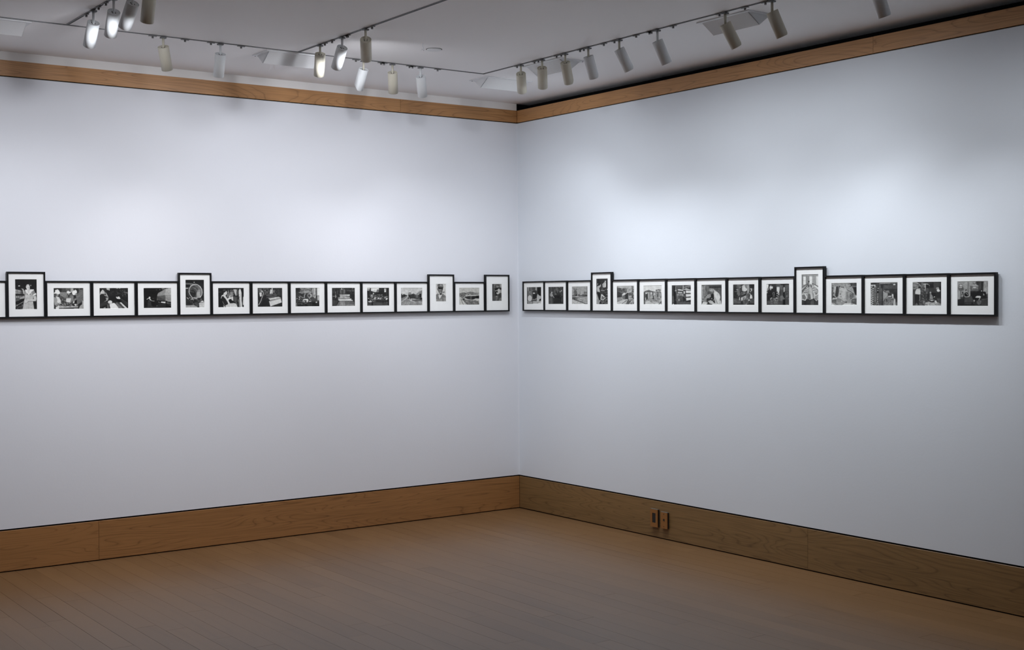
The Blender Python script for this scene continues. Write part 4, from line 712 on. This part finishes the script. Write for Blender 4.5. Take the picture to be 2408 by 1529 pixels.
o = tube('loose_wire', P, .0014, M['wire']); o.location = (wx, wy, ZC); tag(o, 'short pale wire dangling from the ceiling beside the round disc', 'wire')
bpy.context.view_layer.update()

# ------------------------------------------------------------------ wall plates on the right baseboard
def plate(yc, z0, z1, wd, kind, label):
    root = empty('wall_plate', (0, yc, z0)); root.rotation_euler = (0, 0, -math.pi/2); tag(root, label, 'wall plate'); h = z1-z0
    bm = bmesh.new(); hw = wd/2; d = .020
    box(bm, -hw+.002, hw-.002, -d+.006, 0, .002, h-.002); obj('back_box', bm, M['hole'], root)
    bm = bmesh.new()
    if kind == 'rocker':
        ox, oz0, oz1 = .0165, h*.24, h*.79
        for q in ((-hw, -ox, 0, h), (ox, hw, 0, h), (-ox, ox, 0, oz0), (-ox, ox, oz1, h)): box(bm, q[0], q[1], -d, -d+.006, q[2], q[3])
        obj('face_plate', bm, M['plate'], root)
        bm = bmesh.new(); box(bm, -ox+.001, ox-.001, -d+.0015, -d+.005, oz0+.001, oz1-.001, bevel=.0008); obj('black_insert', bm, M['hole'], root)
        for zz in (.010, h-.010):
            pass
    else:
        box(bm, -hw, hw, -d, -d+.006, 0, h, bevel=.0009); obj('face_plate', bm, M['plate'], root)
        bm = bmesh.new(); box(bm, -.0075, .0075, -d-.0006, -d+.003, h*.44, h*.60); obj('jack_opening', bm, M['hole'], root)
        bm = bmesh.new(); box(bm, -.0045, .0045, -d-.0012, -d, h*.455, h*.485); obj('jack_lip', bm, M['plate'], root)
        for zz in (h*.13, h*.9):
            bm = bmesh.new(); cyl(bm, .0028, .0, .0012, 10); bmesh.ops.rotate(bm, verts=bm.verts, matrix=Matrix.Rotation(math.pi/2, 3, 'X')); bmesh.ops.translate(bm, verts=bm.verts, vec=(0, -d, zz)); obj('screw', bm, M['hole'], root)
    bm = bmesh.new(); box(bm, -hw, hw, -d-.0002, -d+.014, h, h+.0025); obj('top_lip', bm, M['plate_edge'], root)
plate(-1.5415, .073, .1905, .070, 'rocker', 'bronze wall plate with a tall black insert, left one of the pair')
plate(-1.6390, .0745, .1820, .062, 'jack', 'bronze wall plate with a small square jack, right one of the pair')

# ------------------------------------------------------------------ light
POW = {'L1a': 8.7, 'L1n': 4.7, 'L1w': 2.3, 'L2a': 9.1, 'L2n': 2.0, 'L2w': 0.7, 'L3a': 7.9, 'L3n': 0.0, 'L3w': 0.0, 'L4a': 7.4, 'L4n': 3.1, 'L4w': 3.1, 'L5a': 10.3, 'L5n': 20.2, 'L5w': 5.5, 'M1n': 4.2, 'M1w': 12.8, 'M2n': 1.3, 'M2w': 16.7, 'M3n': 8.9, 'M3w': 21.6, 'N1n': 11.3, 'N1w': 5.8, 'N2n': 11.1, 'N2w': 13.2, 'N3n': 15.5, 'N3w': 14.8, 'N4n': 15.1, 'N4w': 21.3, 'R1a': 16.7, 'R1n': 14.2, 'R1w': 9.3, 'R2a': 15.9, 'R2n': 16.1, 'R2w': 3.7, 'R3a': 18.1, 'R3n': 5.5, 'R3w': 4.0, 'R4a': 14.5, 'R4n': 9.6, 'R4w': 5.4, 'R5a': 10.6, 'R5n': 3.9, 'R5w': 9.3, 'R6a': 16.6, 'R6n': 9.5, 'R6w': 8.8, 'R7a': 20.1, 'R7n': 11.6, 'R7w': 10.5, 'R8a': 21.1, 'R8n': 15.2, 'R8w': 5.3, 'R9a': 15.6, 'R9n': 11.3, 'R9w': 3.6, 'f0': 26.6, 'f1': 17.1, 'r0': 13.0, 'r1': 13.8, 'x0': 13.5, 'x1': 19.5, 'x2': 21.8, 'x3': 18.6}
def spot(k, pos, d, size, col):
    if POW.get(k, 0) < .3: return
    l = bpy.data.lights.new('spot_beam', 'SPOT'); l.energy = POW[k]; l.spot_size = math.radians(size); l.spot_blend = 1.0; l.color = col; l.shadow_soft_size = .016
    o = bpy.data.objects.new('spot_beam', l); o.location = pos; o.rotation_mode = 'QUATERNION'; o.rotation_quaternion = Vector(d).to_track_quat('-Z', 'Y'); link(o)
COOL_L = (.955, .97, 1.03); COOL_R = (.935, .975, 1.03); NEUT = (.99, .98, .99)
for k, (mouth, d) in CANS.items():                    # every lamp throws a core beam and a wide spill
    c = COOL_R if k[0] == 'R' else (NEUT if k in ('L1', 'L2', 'L4') else COOL_L)
    spot(k+'w', mouth, d, 160, c); spot(k+'n', mouth, d, 85, c)
    if k[0] in 'LR': spot(k+'a', mouth, Vector((0, .93, -1.85)) if k[0] == 'L' else Vector((.93, 0, -1.85)), 70, c)
# unseen lamps outside the view, without fixtures; x and f lie on the tracks
for i, (x, y, tx, ty, tz) in enumerate([(TXR, -4.75, 0, -4.75, 1.6), (TXR, -5.6, 0, -5.6, 1.6), (-4.6, TY, -4.6, 0, 1.6), (-5.6, TY, -5.6, 0, 1.6)]):
    spot('x%d' % i, (x, y, 2.87), (tx-x, ty-y, tz-2.87), 130, COOL_R if i < 2 else COOL_L)
spot('f0', (TXM, -4.2, 2.87), (.0, 1, -.38), 90, COOL_L)
spot('f1', (TXN, -4.2, 2.87), (.0, 1, -.38), 90, COOL_L)
spot('r0', (TXM, -6.4, 2.87), (-.75, -.55, -.6), 120, COOL_L)  # added fill beam, bounced off the unseen rear walls
spot('r1', (-7.5, -4.5, 2.87), (-.75, -.1, -.6), 120, COOL_L)  # added fill beam away from the tracks, bounced off the far side wall


w = bpy.data.worlds.new('world'); scene.world = w; w.use_nodes = True
w.node_tree.nodes['Background'].inputs['Color'].default_value = (0, 0, 0, 1); w.node_tree.nodes['Background'].inputs['Strength'].default_value = 0
scene.view_settings.view_transform = 'Standard'; scene.view_settings.look = 'None'; scene.view_settings.gamma = 1; scene.view_settings.use_curve_mapping = False
scene.view_settings.exposure = EXPO
cy = scene.cycles
cy.use_denoising = True; cy.use_adaptive_sampling = True; cy.adaptive_threshold = .01
cy.max_bounces = 10; cy.diffuse_bounces = 6; cy.glossy_bounces = 3; cy.transparent_max_bounces = 8; cy.sample_clamp_indirect = 6; cy.caustics_reflective = False; cy.caustics_refractive = False
try: cy.denoiser = 'OPENIMAGEDENOISE'
except Exception: pass
